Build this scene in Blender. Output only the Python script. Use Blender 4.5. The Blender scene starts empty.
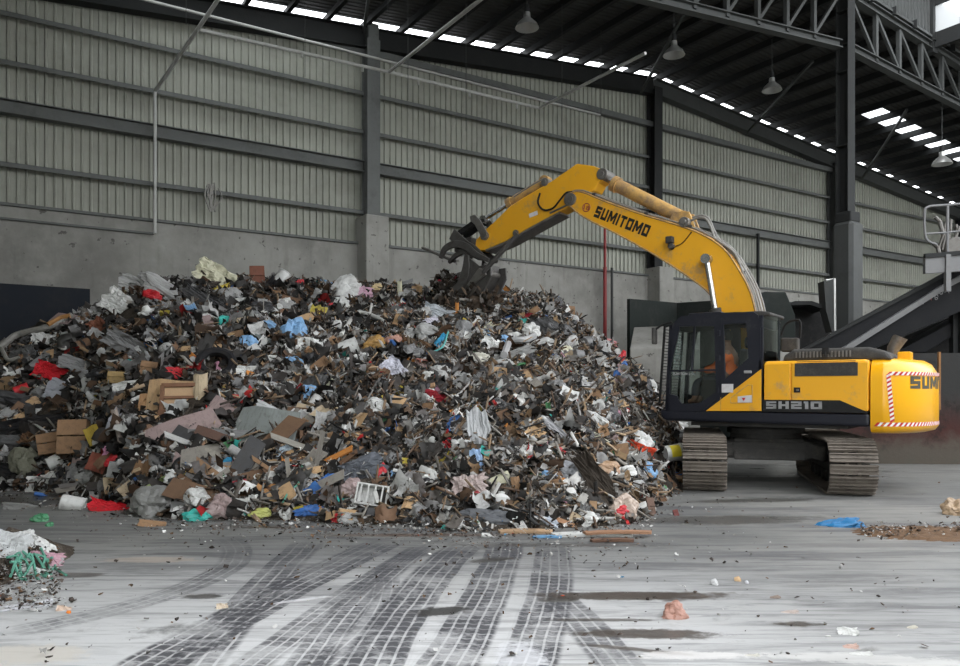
import bpy, bmesh, math, random
import numpy as np
from mathutils import Vector, Matrix, Euler, noise
from mathutils.bvhtree import BVHTree
random.seed(7); RNG = np.random.default_rng(11)
SC = bpy.context.scene
COL = SC.collection
PI = math.pi
H0, F, CX, HY = 1.65, 781.0, 480.0, 392.0

# ------------------------------------------------------------------ materials
def _links(m): return m.node_tree.nodes, m.node_tree.links
def new_mat(name):
    m = bpy.data.materials.new(name); m.use_nodes = True
    return m
def bsdf(m): return m.node_tree.nodes['Principled BSDF']
class E:
    """tiny expression builder for shader maths"""
    def __init__(s, nt, sock): s.nt, s.s = nt, sock
    def _m(s, op, *a):
        n = s.nt.nodes.new('ShaderNodeMath'); n.operation = op
        for i, v in enumerate((s,) + a):
            if isinstance(v, E): s.nt.links.new(v.s, n.inputs[i])
            else: n.inputs[i].default_value = v
        return E(s.nt, n.outputs[0])
    def __add__(s, o): return s._m('ADD', o)
    def __sub__(s, o): return s._m('SUBTRACT', o)
    def __mul__(s, o): return s._m('MULTIPLY', o)
    def __truediv__(s, o): return s._m('DIVIDE', o)
    def f(s, op, *a): return s._m(op, *a)
    def step(s, lo, hi):
        n = s.nt.nodes.new('ShaderNodeMapRange'); n.interpolation_type = 'SMOOTHSTEP'
        s.nt.links.new(s.s, n.inputs[0]); n.inputs[1].default_value = lo; n.inputs[2].default_value = hi
        return E(s.nt, n.outputs[0])
def coords(nt, kind='Object'):
    return nt.nodes.new('ShaderNodeTexCoord').outputs[kind]
def position(nt):
    return nt.nodes.new('ShaderNodeNewGeometry').outputs['Position']
def mapped(nt, src, scale=(1,1,1), rot=(0,0,0)):
    n = nt.nodes.new('ShaderNodeMapping'); nt.links.new(src, n.inputs[0])
    n.inputs['Scale'].default_value = scale; n.inputs['Rotation'].default_value = rot
    return n.outputs[0]
def noise_n(nt, src, scale, detail=4, rough=.55, dist=0):
    n = nt.nodes.new('ShaderNodeTexNoise'); nt.links.new(src, n.inputs['Vector'])
    n.inputs['Scale'].default_value = scale; n.inputs['Detail'].default_value = detail
    n.inputs['Roughness'].default_value = rough; n.inputs['Distortion'].default_value = dist
    return E(nt, n.outputs['Fac'])
def mixc(nt, fac, a, b, mode='MIX'):
    n = nt.nodes.new('ShaderNodeMix'); n.data_type = 'RGBA'; n.blend_type = mode
    if isinstance(fac, E): nt.links.new(fac.s, n.inputs[0])
    else: n.inputs[0].default_value = fac
    for i, v in ((6, a), (7, b)):
        if isinstance(v, tuple): n.inputs[i].default_value = (*v[:3], 1)
        else: nt.links.new(v, n.inputs[i])
    return n.outputs[2]
def bump(nt, h, strength=.3, dist=.02):
    n = nt.nodes.new('ShaderNodeBump'); nt.links.new(h.s, n.inputs['Height'])
    n.inputs['Strength'].default_value = strength; n.inputs['Distance'].default_value = dist
    nt.links.new(n.outputs[0], nt.nodes['Principled BSDF'].inputs['Normal'])
def worn(name, col, dirt=(.09,.075,.06), amt=.5, scale=3.0, rough=.55, metal=0.0, bmp=.15, src=None, lo=.45, hi=.75, spec=.5):
    """paint / steel / concrete with shaped dirt patches"""
    m = new_mat(name); nt = m.node_tree; b = bsdf(m)
    c = coords(nt)
    base = col
    if src == 'object':
        oi = nt.nodes.new('ShaderNodeObjectInfo'); base = oi.outputs['Color']
    elif src == 'attr':
        at = nt.nodes.new('ShaderNodeAttribute'); at.attribute_name = 'col'; base = at.outputs['Color']
    n1 = noise_n(nt, c, scale, 6, .65); n2 = noise_n(nt, c, scale*7, 4, .6)
    fac = (n1*.7 + n2*.3).step(lo, hi)*amt
    nt.links.new(mixc(nt, fac, base, dirt), b.inputs['Base Color'])
    b.inputs['Roughness'].default_value = rough; b.inputs['Metallic'].default_value = metal
    b.inputs['Specular IOR Level'].default_value = spec
    if bmp: bump(nt, n2, bmp, .02)
    return m
M = {}
def setup_materials():
    M['yellow'] = worn('yellow_paint', (.80,.39,.016), (.42,.27,.13), .75, 2.2, .36, lo=.52, hi=.70, bmp=.03)
    M['yellow_clean'] = worn('clean_yellow_paint', (.80,.39,.004), (.55,.27,.03), .5, 1.2, .30, lo=.55, hi=.8, bmp=.02)
    M['yellow_dirty'] = worn('scuffed_yellow_paint', (.56,.33,.10), (.20,.14,.10), .8, 4, .5, lo=.4, hi=.65)
    M['navy'] = worn('dark_cab_paint', (.016,.017,.024), (.07,.067,.065), .45, 3, .36, lo=.5, hi=.75, bmp=.03)
    M['dusty'] = worn('dusty_dark_steel', (.055,.053,.050), (.13,.12,.105), .6, 5, .75)
    M['black'] = worn('black_rubber', (.018,.018,.018), (.06,.055,.05), .5, 6, .6)
    M['steel'] = worn('worn_steel', (.20,.19,.175), (.07,.05,.038), .75, 5, .45, .55)
    M['track'] = worn('muddy_track_steel', (.19,.165,.14), (.05,.04,.032), .85, 7, .65, .2)
    M['chrome'] = worn('cylinder_rod_chrome', (.5,.5,.5), (.15,.13,.1), .4, 8, .25, .9, 0)
    M['grapple'] = worn('grapple_steel', (.11,.105,.10), (.05,.035,.03), .8, 7, .5, .5)
    M['hose'] = worn('hydraulic_hose', (.22,.21,.19), (.05,.05,.05), .7, 8, .5)
    M['clad'] = worn('painted_cladding', (.315,.32,.275), (.12,.117,.10), .5, .55, .62, lo=.42, hi=.8, bmp=.03)
    M['frame'] = worn('grey_structural_steel', (.055,.058,.056), (.03,.03,.028), .6, 1.5, .6)
    M['girt'] = worn('grey_girt_steel', (.115,.12,.115), (.045,.045,.04), .6, 1.5, .6)
    M['darkframe'] = worn('dark_structural_steel', (.022,.023,.023), (.035,.035,.032), .5, 2, .7)
    M['roof'] = worn('roof_sheet', (.06,.06,.057), (.03,.03,.03), .6, .7, .7)
    M['lamp'] = worn('lamp_aluminium', (.5,.5,.48), (.2,.2,.2), .5, 5, .35, .7)
    M['pipe'] = worn('galvanised_pipe', (.42,.42,.40), (.2,.19,.17), .5, 5, .45, .4)
    M['redpipe'] = worn('red_pipe_paint', (.22,.018,.018), (.09,.03,.03), .6, 3, .5)
    M['greenpanel'] = worn('dark_green_panel', (.018,.022,.020), (.04,.04,.037), .6, 1.2, .65)
    M['bluepanel'] = worn('dark_blue_panel', (.020,.023,.030), (.035,.035,.035), .5, 1.0, .75)
    M['conveyor'] = worn('dark_conveyor_steel', (.012,.0125,.014), (.022,.021,.020), .6, 2, .6)
    M['convstripe'] = worn('grey_flange', (.14,.14,.14), (.07,.07,.07), .6, 3, .6)
    M['orange'] = worn('orange_workwear', (.85,.16,.02), (.5,.1,.02), .3, 8, .8)
    M['skin'] = worn('skin', (.28,.15,.10), (.22,.12,.08), .3, 5, .5, bmp=0)
    M['hair'] = worn('black_hair', (.012,.011,.010), (.02,.02,.02), .3, 5, .6)
    M['seat'] = worn('seat_fabric', (.03,.03,.032), (.05,.05,.05), .5, 8, .8)
    M['jeans'] = worn('work_trousers', (.03,.035,.05), (.05,.05,.05), .5, 8, .8)
    M['sticker'] = worn('white_sticker', (.62,.60,.60), (.3,.28,.28), .5, 9, .5)
    M['lettering_black'] = worn('black_lettering', (.012,.012,.012), (.03,.03,.02), .3, 8, .5, bmp=0)
    M['lettering_grey'] = worn('grey_lettering', (.30,.30,.30), (.15,.15,.15), .4, 8, .5, bmp=0)
    M['lettering_red'] = worn('red_lettering', (.30,.05,.035), (.1,.03,.03), .4, 8, .5, bmp=0)
    M['lettering_dim'] = worn('dim_lettering', (.15,.15,.15), (.05,.05,.05), .4, 8, .6, bmp=0)
    M['redtape'] = worn('red_tape', (.50,.02,.02), (.3,.03,.03), .4, 8, .45, bmp=0)
    M['whitetape'] = worn('white_tape', (.75,.72,.68), (.5,.4,.35), .4, 8, .45, bmp=0)
    # cab glass
    m = new_mat('tinted_glass'); nt = m.node_tree; nt.nodes.remove(bsdf(m))
    o = nt.nodes['Material Output']
    t = nt.nodes.new('ShaderNodeBsdfTransparent'); t.inputs[0].default_value = (.70,.76,.74,1)
    g = nt.nodes.new('ShaderNodeBsdfGlossy'); g.inputs[0].default_value = (.9,.95,.95,1); g.inputs[1].default_value = .06
    fr = nt.nodes.new('ShaderNodeFresnel'); fr.inputs[0].default_value = 1.5
    mx = nt.nodes.new('ShaderNodeMixShader')
    nt.links.new((E(nt, fr.outputs[0]) + .03).s, mx.inputs[0])
    nt.links.new(t.outputs[0], mx.inputs[1]); nt.links.new(g.outputs[0], mx.inputs[2]); nt.links.new(mx.outputs[0], o.inputs[0])
    M['glass'] = m
    # translucent roof sheet
    m = new_mat('translucent_roof_sheet'); nt = m.node_tree; nt.nodes.remove(bsdf(m))
    o = nt.nodes['Material Output']
    t = nt.nodes.new('ShaderNodeBsdfTransparent'); t.inputs[0].default_value = (.9,.92,.92,1)
    g = nt.nodes.new('ShaderNodeBsdfTranslucent'); g.inputs[0].default_value = (.85,.87,.87,1)
    mx = nt.nodes.new('ShaderNodeMixShader'); mx.inputs[0].default_value = .5
    nt.links.new(t.outputs[0], mx.inputs[1]); nt.links.new(g.outputs[0], mx.inputs[2]); nt.links.new(mx.outputs[0], o.inputs[0])
    M['skysheet'] = m
    # concrete wall
    m = new_mat('concrete_wall'); nt = m.node_tree; b = bsdf(m); c = position(nt)
    n1 = noise_n(nt, c, .35, 7, .65); n2 = noise_n(nt, c, 2.2, 6, .7); n3 = noise_n(nt, mapped(nt, c, (3,3,.35)), 1.2, 5, .6)
    n4 = noise_n(nt, c, 5.5, 3, .5)
    c1 = mixc(nt, n1.step(.3,.7), (.16,.155,.14), (.30,.295,.27))
    c2 = mixc(nt, n3.step(.5,.8)*.45, c1, (.10,.095,.085))
    c3 = mixc(nt, n4.step(.66,.70)*.75, c2, (.05,.045,.04))
    nt.links.new(mixc(nt, n2.step(.45,.75)*.25, c3, (.40,.39,.36)), b.inputs['Base Color'])
    b.inputs['Roughness'].default_value = .85; bump(nt, n2, .25, .03)
    M['concrete'] = m
    # push wall with rusty-red stains
    m = new_mat('stained_push_wall'); nt = m.node_tree; b = bsdf(m); c = position(nt)
    z = nt.nodes.new('ShaderNodeSeparateXYZ'); nt.links.new(c, z.inputs[0]); z = E(nt, z.outputs[2])
    n1 = noise_n(nt, c, .8, 6, .65); n2 = noise_n(nt, c, 2.5, 6, .7)
    c1 = mixc(nt, (z + n1*1.6).step(1.2, 2.6), (.060,.024,.021), (.035,.035,.034))
    c2 = mixc(nt, n2.step(.5,.62)*.7, c1, (.022,.02,.018))
    c3 = mixc(nt, (z + n2*.9).step(1.25,.7)*.8, c2, (.09,.085,.07))
    nt.links.new(c3, b.inputs['Base Color']); b.inputs['Roughness'].default_value = .75; bump(nt, n2, .4, .04)
    M['pushwall'] = m
    # litter materials
    M['litter'] = worn('litter_attr', (0,0,0), (.045,.035,.028), .75, 3.0, .75, src='attr', lo=.42, hi=.72, bmp=.2)
    M['soil'] = worn('dark_waste_soil', (.055,.045,.036), (.15,.13,.11), .8, 6, .9, lo=.5, hi=.65, bmp=.8)
    for k, (r, sp) in dict(paper=(.8,.3), wood=(.75,.3), plastic=(.38,.5), cloth=(.92,.2), metalish=(.4,.6)).items():
        M['o_'+k] = worn('waste_'+k, (0,0,0), (.06,.048,.038), .62 if k != 'plastic' else .42, 4.0, r, src='object', lo=.45, hi=.75, bmp=.2, spec=sp)
setup_materials()
for k_, sp_ in dict(navy=.28, black=.12, conveyor=.12, greenpanel=.12, bluepanel=.12, darkframe=.15, frame=.25, girt=.25, pushwall=.12, dusty=.15, litter=.2, soil=.1, roof=.1, clad=.25, grapple=.35, track=.25).items():
    M[k_].node_tree.nodes['Principled BSDF'].inputs['Specular IOR Level'].default_value = sp_

# ------------------------------------------------------------------ mesh building
class MB:
    def __init__(s): s.v, s.f, s.mi, s.c = [], [], [], []
    def add(s, verts, faces, mi=0, col=None):
        o = len(s.v); s.v += [tuple(p) for p in verts]
        s.f += [tuple(i+o for i in f) for f in faces]; s.mi += [mi]*len(faces); s.c += [col]*len(faces)
        return s
    def box(s, c, d, rot=None, mi=0, taper=1.0):
        vs = []
        for x in (-.5,.5):
            for y in (-.5,.5):
                for z in (-.5,.5):
                    k = taper if z > 0 else 1
                    v = Vector((x*d[0]*k, y*d[1]*k, z*d[2]))
                    if rot is not None: v = rot @ v
                    vs.append(v + Vector(c))
        return s.add(vs, [(0,1,3,2),(4,6,7,5),(0,4,5,1),(2,3,7,6),(0,2,6,4),(1,5,7,3)], mi)
    def beam(s, a, b, w, h=None, up=(0,0,1), mi=0):
        a, b = Vector(a), Vector(b); h = h or w
        d = (b-a); L = d.length; d.normalize(); up = Vector(up)
        if abs(d.dot(up)) > .99: up = Vector((1,0,0))
        y = up.cross(d).normalized(); z = d.cross(y)
        R = Matrix((d, y, z)).transposed()
        return s.box((a+b)/2, (L, w, h), R, mi)
    def ibeam(s, a, b, w, h, t=.02, up=(0,0,1), mi=0):
        a, b = Vector(a), Vector(b); d = (b-a); L = d.length; d.normalize(); up = Vector(up)
        y = up.cross(d).normalized(); z = d.cross(y); R = Matrix((d, y, z)).transposed(); m = (a+b)/2
        s.box(m + z*(h/2-t/2), (L, w, t), R, mi); s.box(m - z*(h/2-t/2), (L, w, t), R, mi)
        return s.box(m, (L, t, h-2*t), R, mi)
    def cyl(s, a, b, r, r2=None, n=16, mi=0, cap=True):
        a, b = Vector(a), Vector(b); r2 = r if r2 is None else r2
        d = (b-a).normalized(); u = Vector((0,0,1)) if abs(d.z) < .9 else Vector((1,0,0))
        x = d.cross(u).normalized(); y = d.cross(x)
        vs = [a + (x*math.cos(2*PI*i/n)+y*math.sin(2*PI*i/n))*r for i in range(n)] + \
             [b + (x*math.cos(2*PI*i/n)+y*math.sin(2*PI*i/n))*r2 for i in range(n)]
        fs = [(i, (i+1) % n, n+(i+1) % n, n+i) for i in range(n)]
        if cap: fs += [tuple(range(n-1,-1,-1)), tuple(range(n, 2*n))]
        return s.add(vs, fs, mi)
    def tube(s, pts, r, n=8, mi=0):
        pts = [Vector(p) for p in pts]; N = len(pts); vs = []; prev = None
        rr = r if isinstance(r, (list, tuple)) else [r]*N
        for i, p in enumerate(pts):
            d = (pts[min(i+1,N-1)] - pts[max(i-1,0)]).normalized()
            if prev is None:
                u = Vector((0,0,1)) if abs(d.z) < .9 else Vector((1,0,0)); x = d.cross(u).normalized()
            else: x = (prev - d*prev.dot(d)).normalized()
            prev = x; y = d.cross(x)
            vs += [p + (x*math.cos(2*PI*k/n)+y*math.sin(2*PI*k/n))*rr[i] for k in range(n)]
        fs = [(i*n+k, i*n+(k+1) % n, (i+1)*n+(k+1) % n, (i+1)*n+k) for i in range(N-1) for k in range(n)]
        fs += [tuple(range(n-1,-1,-1)), tuple(range((N-1)*n, N*n))]
        return s.add(vs, fs, mi)
    def prism(s, outline, y0, y1, mi=0):
        """outline of (x,z), extruded in y"""
        n = len(outline)
        vs = [(x, y0, z) for x, z in outline] + [(x, y1, z) for x, z in outline]
        fs = [(i, (i+1) % n, n+(i+1) % n, n+i) for i in range(n)] + [tuple(range(n-1,-1,-1)), tuple(range(n, 2*n))]
        return s.add(vs, fs, mi)
    def build(s, name, mats, parent=None, bevel=0, smooth=False, seg=2, loc=None):
        me = bpy.data.meshes.new(name); me.from_pydata(s.v, [], s.f)
        if not isinstance(mats, (list, tuple)): mats = [mats]
        for m in mats: me.materials.append(m)
        me.polygons.foreach_set('material_index', s.mi)
        bm = bmesh.new(); bm.from_mesh(me); bmesh.ops.recalc_face_normals(bm, faces=bm.faces); bm.to_mesh(me); bm.free()
        if smooth:
            me.polygons.foreach_set('use_smooth', [True]*len(me.polygons))
            me.set_sharp_from_angle(angle=math.radians(40))
        o = bpy.data.objects.new(name, me); COL.objects.link(o)
        if parent: o.parent = parent
        if loc: o.location = loc
        if bevel:
            md = o.modifiers.new('bevel', 'BEVEL'); md.width = bevel; md.segments = seg; md.limit_method = 'ANGLE'; md.angle_limit = .7
        return o
def tag(o, label=None, cat=None, group=None, kind=None):
    for k, v in (('label', label), ('category', cat), ('group', group), ('kind', kind)):
        if v: o[k] = v
    return o
def empty(name, loc, rz=0, **kw):
    o = bpy.data.objects.new(name, None); COL.objects.link(o); o.location = loc; o.rotation_euler = (0,0,rz)
    return tag(o, **kw)
def smoothpath(pts, n=6):
    """Catmull-Rom through points"""
    P = [Vector(p) for p in pts]; P = [P[0]*2-P[1]] + P + [P[-1]*2-P[-2]]; out = []
    for i in range(1, len(P)-2):
        for k in range(n):
            t = k/n
            out.append(.5*((2*P[i]) + (P[i+1]-P[i-1])*t + (2*P[i-1]-5*P[i]+4*P[i+1]-P[i+2])*t*t + (3*P[i]-P[i-1]-3*P[i+1]+P[i+2])*t**3))
    return out + [P[-2]]
def text_mesh(txt, size, bold=0.0, depth=.004, shear=0, space=1.0):
    cu = bpy.data.curves.new('t', 'FONT'); cu.body = txt; cu.size = size; cu.offset = bold; cu.extrude = depth
    cu.align_x = 'CENTER'; cu.align_y = 'CENTER'; cu.shear = shear; cu.space_character = space; cu.resolution_u = 3
    ob = bpy.data.objects.new('t', cu); COL.objects.link(ob)
    me = bpy.data.meshes.new_from_object(ob.evaluated_get(bpy.context.evaluated_depsgraph_get()))
    bpy.data.objects.remove(ob); bpy.data.curves.remove(cu)
    return me

# ------------------------------------------------------------------ camera
cam = bpy.data.cameras.new('camera'); co = bpy.data.objects.new('camera', cam); COL.objects.link(co)
co.location = (0,0,H0); co.rotation_euler = (PI/2,0,0)
cam.sensor_width = 36; cam.lens = F/960*36; cam.shift_y = (HY-333)/960; cam.clip_end = 300
SC.camera = co
SC.view_settings.view_transform = 'Standard'; SC.view_settings.look = 'None'; SC.view_settings.gamma = 1
SC.view_settings.use_curve_mapping = False

# ------------------------------------------------------------------ the shed
U = Vector((.842,.539,0)).normalized(); NI = Vector((U.y,-U.x,0))     # along the gable wall; towards the hall
PR = Vector((6.51,30.28,0))                                           # foot of the wall below the ridge
def wp(k, j=0, z=0): return PR + U*k + NI*j + Vector((0,0,z))
def kpx(px, j=0):
    t = (px-CX)/F; p = PR + NI*j
    return (t*p.y - p.x)/(U.x - t*U.y)
def R(k): return 13.7 - .09*abs(k)
ROTW = math.atan2(U.y, U.x)
def struct(o): o['kind'] = 'structure'; return o

# floor
def make_floor():
    m = new_mat('dirty_concrete_floor'); nt = m.node_tree; b = bsdf(m); P = position(nt)
    sp = nt.nodes.new('ShaderNodeSeparateXYZ'); nt.links.new(P, sp.inputs[0]); X, Y = E(nt, sp.outputs[0]), E(nt, sp.outputs[1])
    n1 = noise_n(nt, P, .28, 6, .6); n2 = noise_n(nt, P, 1.7, 8, .7, .4)
    st = noise_n(nt, mapped(nt, P, (.35,2.6,1), (0,0,.15)), 1.2, 8, .72, .6)      # long smears
    st2 = noise_n(nt, mapped(nt, P, (.5,6,1), (0,0,-.30)), 1.6, 6, .7, .8)
    fine = noise_n(nt, P, 22, 5, .7)
    near = Y.step(9.0, 4.8) * ((X + n1*4).step(5.2, 1.6)*.65+.35)  # whitens the floor towards the viewer, painting in the entrance daylight
    c = mixc(nt, n1.step(.32,.68), (.12,.122,.118), (.215,.213,.20))
    c = mixc(nt, (near*.9)*(n2*.7+st*.3+n1*.25).step(.40,.56), c, (.66,.66,.66))
    c = mixc(nt, (st.step(.46,.64))*(near*-.62+.8), c, (.075,.076,.08))
    c = mixc(nt, (st2.step(.50,.62))*(near*-.3+.6), c, (.09,.09,.095))
    c = mixc(nt, (Y+n2*5).step(13.5, 18)*.55, c, (.085,.082,.072))
    c = mixc(nt, fine.step(.62,.74)*.35, c, (.07,.065,.06))
    c = mixc(nt, fine.step(.34,.24)*.30, c, (.62,.61,.58))
    warp = noise_n(nt, P, 1.1, 3, .5)
    grit = noise_n(nt, P, 9, 6, .75)
    def band(cx, cy, r, w, ca, half, stg, stripes, col=(.05,.05,.058)):
        nonlocal c
        dx, dy = X - cx, Y - cy
        d = (dx*dx + dy*dy).f('SQRT') - r + (warp-.5)*.06
        ang = dy.f('ARCTAN2', dx) - ca
        da = ang.f('ABSOLUTE')
        inside = d.f('ABSOLUTE').step(w/2, w/2-.05) * da.step(half, half*.80)
        u = d*(stripes*2*PI/w)
        v = ang*(r*2*PI/.11)
        rib = (u.f('SINE')*.5+.5).step(.03,.16)*.8+.2
        lug = ((v + u.f('SINE')*.45).f('SINE')*.5+.5).step(.02,.20)*.45 + .55
        fac = (inside*rib*lug*(grit.step(.34,.54)*.45+.55)*(n2.step(.36,.58)*.7+.3)*(stg*1.2)).f('MINIMUM', .93)
        c = mixc(nt, fac, c, col)
    for a in BANDS: band(*a)
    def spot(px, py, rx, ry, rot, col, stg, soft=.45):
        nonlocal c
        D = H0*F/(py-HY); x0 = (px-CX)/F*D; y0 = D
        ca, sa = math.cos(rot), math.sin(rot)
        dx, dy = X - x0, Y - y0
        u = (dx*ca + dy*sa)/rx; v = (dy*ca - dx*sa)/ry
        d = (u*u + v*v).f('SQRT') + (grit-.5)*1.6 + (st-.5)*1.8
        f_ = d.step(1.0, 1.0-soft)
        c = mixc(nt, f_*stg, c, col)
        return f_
    wet = None  # gloss mask over all dark spots: stains and painted shade alike
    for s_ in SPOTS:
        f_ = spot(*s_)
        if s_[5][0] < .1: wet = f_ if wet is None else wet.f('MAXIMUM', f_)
    nt.links.new(c, b.inputs['Base Color'])
    ro = n2*.25 + .50 - wet*.32
    nt.links.new(ro.s, b.inputs['Roughness'])
    bump(nt, grit*.6+fine*.4, .25, .015)
    return m
def arc3(p1, p2, p3):
    """circle through three ground points given as pixels -> cx,cy,r,mid angle,half span"""
    g = []
    for px, py in (p1,p2,p3):
        D = H0*F/(py-HY); g.append(((px-CX)/F*D, D))
    (ax,ay),(bx,by),(cx_,cy_) = g
    d = 2*(ax*(by-cy_)+bx*(cy_-ay)+cx_*(ay-by))
    ux = ((ax*ax+ay*ay)*(by-cy_)+(bx*bx+by*by)*(cy_-ay)+(cx_*cx_+cy_*cy_)*(ay-by))/d
    uy = ((ax*ax+ay*ay)*(cx_-bx)+(bx*bx+by*by)*(ax-cx_)+(cx_*cx_+cy_*cy_)*(bx-ax))/d
    r = math.hypot(ax-ux, ay-uy)
    am = math.atan2(by-uy, bx-ux)
    def da(x, y):
        a = math.atan2(y-uy, x-ux)-am
        return abs((a+PI) % (2*PI)-PI)
    return ux, uy, r, am, max(da(ax,ay), da(cx_,cy_))*1.15
BANDS = []
for p1,p2,p3,w,stg,n in [
    ((60,650),(190,598),(345,536),.52,.9,5), ((110,690),(250,610),(380,545),.5,.9,5),
    ((220,690),(300,628),(420,548),.30,.7,4),
    ((215,640),(262,588),(305,545),.42,.75,4), 
    ((150,600),(215,575),(228,540),.36,.6,4),
    ((355,700),(405,610),(462,548),.46,.95,5), ((430,690),(478,610),(505,545),.44,.95,5),
    ((290,690),(340,620),(415,552),.34,.7,4),
    ((520,680),(548,600),(552,548),.42,.9,5), ((640,690),(600,640),(560,600),.36,.7,4),
    ((330,660),(372,620),(385,580),.30,.5,4)]:
    ux,uy,r,am,hs = arc3(p1,p2,p3)
    BANDS.append((ux,uy,r,w,am,hs,stg,n))
SPOTS = [(640,596,.95,.16,0,(.045,.032,.024),.9), (650,634,.55,.12,-.05,(.05,.038,.03),.85), (600,620,.5,.05,.0,(.06,.05,.04),.6),
         (440,612,.28,.16,.3,(.03,.03,.028),.9), (640,650,.45,.05,-.3,(.06,.045,.035),.7), (205,596,.18,.10,.2,(.03,.03,.028),.85),
         (795,624,.25,.08,0,(.04,.035,.03),.8), (760,500,1.4,.25,.2,(.06,.058,.052),.7), (490,560,.25,.1,.4,(.04,.038,.035),.8),
         (250,527,.8,.12,0,(.07,.055,.045),.7), (420,535,1.3,.12,0,(.09,.055,.04),.7), (560,600,.2,.09,0,(.04,.035,.03),.7),
         (760,470,2.8,1.8,0,(.045,.045,.042),.8), (30,500,1.6,.8,0,(.05,.048,.045),.8), (720,520,1.6,.4,.1,(.075,.073,.068),.7), (560,545,1.5,.12,0,(.09,.088,.085),.6), (75,575,.3,.12,0,(.06,.05,.045),.7), (860,545,1.1,.15,0,(.16,.155,.15),.6),  # includes shade painted under the excavator and at the dim left edge
         (30,655,.45,.22,0,(.62,.58,.52),.8), (520,655,.22,.30,0,(.66,.66,.68),.7), (880,660,.8,.12,-.1,(.55,.54,.52),.6),
         (690,655,.5,.1,0,(.66,.64,.62),.7), (300,600,.3,.05,.5,(.7,.7,.72),.6), (150,560,.5,.16,0,(.42,.34,.27),.5)]
mb = MB(); mb.add([(-40,-15,0),(60,-15,0),(60,60,0),(-40,60,0)], [(0,1,2,3)])
fl = struct(mb.build('floor', make_floor()))

def corrugated(name, k0, k1, zfun0, zfun1, j, mat, pitch=.2, depth=.045, along=None, base=None):
    al = along or U; bs = base or (lambda k: wp(k, j))
    nrm = Vector((al.y,-al.x,0)); vs, fs = [], []
    k = k0; prof = [(0,0),(.62,0),(.72,1),(.90,1),]; i = 0
    while k < k1:
        for fx, d in prof:
            kk = min(k+fx*pitch, k1); p = bs(kk) + nrm*(d*depth)
            vs += [(p.x,p.y,zfun0(kk)), (p.x,p.y,zfun1(kk))]
        k += pitch
    n = len(vs)//2
    fs = [(2*i,2*i+2,2*i+3,2*i+1) for i in range(n-1)]
    m = MB(); m.add(vs, fs); return struct(m.build(name, mat))
CT = 6.1
corrugated('wall_back_cladding', -27, 33, lambda k: CT-.1, lambda k: R(k)-.05, 0, M['clad'])
mb = MB(); mb.beam(wp(-27,.0,CT/2), wp(33,.0,CT/2), .4, CT); struct(mb.build('wall_back', M['concrete']))
# ledge steel on the concrete top
mb = MB(); mb.beam(wp(-27,.22,CT+.03), wp(33,.22,CT+.03), .10, .07); struct(mb.build('trim_1', M['girt']))
mb = MB(); mb.beam(wp(-27,.24,5.78), wp(kpx(152),.24,5.78), .06, .05); struct(mb.build('trim_2', M['girt']))
colk = [kpx(-45), kpx(366), kpx(648), kpx(827), kpx(827)+11.6]
segs = [(-27,colk[0]),(colk[0],colk[1]),(colk[1],colk[2]),(colk[2],colk[3]),(colk[3],33)]
for a, b_ in segs:
    for z in (7.07, 9.5, 10.66):
        m = MB(); m.beam(wp(a+.2,.15,z+.05), wp(b_-.2,.15,z+.05), .24, .015).beam(wp(a+.2,.26,z+.0), wp(b_-.2,.26,z+.0), .02, .11)
        struct(m.build('girt', M['girt']))
    m = MB(); m.ibeam(wp(a+.2,.22,8.45), wp(b_-.2,.22,8.45), .26, .34); struct(m.build('girt', M['girt']))
m = MB(); m.beam(wp(-16,.2,11.95), wp(15,.2,11.95), .2, .2); struct(m.build('girt', M['girt']))
for i, k in enumerate(colk):
    m = MB(); wdt = .42
    m.ibeam(wp(k,.36,CT-.4), wp(k,.36,R(k)-.4), wdt, .42, .03, up=NI)
    if i == 1:
        m.box(wp(k,.36,CT+3.5), (.34,.40,6.2), Matrix.Rotation(ROTW,3,'Z'))
    struct(m.build('column_steel', M['girt'] if i == 1 else M['darkframe'] if i != 3 else M['frame']))
    m = MB(); m.box(wp(k + (.15 if i==2 else 0),.42,3.45 if i != 2 else 3.2), (.74,.84,6.9 if i != 2 else 6.4), Matrix.Rotation(ROTW,3,'Z'))
    if i != 3: struct(m.build('column_pedestal', M['concrete'], bevel=.03))
# rafter on the gable wall
for s_ in (-1, 1):
    K = 27 if s_ < 0 else 33
    m = MB(); m.ibeam(wp(0,.30,R(0)-.32), wp(s_*K,.30,R(K)-.32), .34, .62, .03); struct(m.build('rafter_beam', M['frame'] if s_ > 0 else M['darkframe']))
# purlins and roof sheets
JM = 8.2; kw0 = 5.0
ks = [ -26.4+1.2*i for i in range(50)]
for k in ks:
    if abs(k) < .2 : k = .3
    m = MB()
    m.beam(wp(k,-.1,R(k)+.14), wp(k,JM+.2,R(k)+.14), .03, .28)
    m.beam(wp(k-.05,-.1,R(k)+.01), wp(k-.05,JM+.2,R(k)+.01), .12, .02)
    struct(m.build('purlin', M['darkframe']))
def roofpatch(name, k0, k1, j0, j1, mat, dz=.285, corr=True):
    m = MB(); n = max(1, int((k1-k0)/.0001)) if False else 1
    # sheet ribs run down the slope: profile along j
    prof = [(0,0),(.62,0),(.72,1),(.90,1)]; pitch = .2; pts = []; j = j0
    while j < j1:
        for fx, d in prof: pts.append((min(j+fx*pitch, j1), d*.04))
        j += pitch
    pts.append((j1, 0)); cuts = [k0] + ([0] if k0 < 0 < k1 else []) + [k1]
    for a, b_ in zip(cuts[:-1], cuts[1:]):
        vs = []
        for jj, d in pts: vs += [wp(a,jj,R(a)+dz+d), wp(b_,jj,R(b_)+dz+d)]
        m.add(vs, [(2*i,2*i+1,2*i+3,2*i+2) for i in range(len(pts)-1)])
    return struct(m.build(name, mat))
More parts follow.
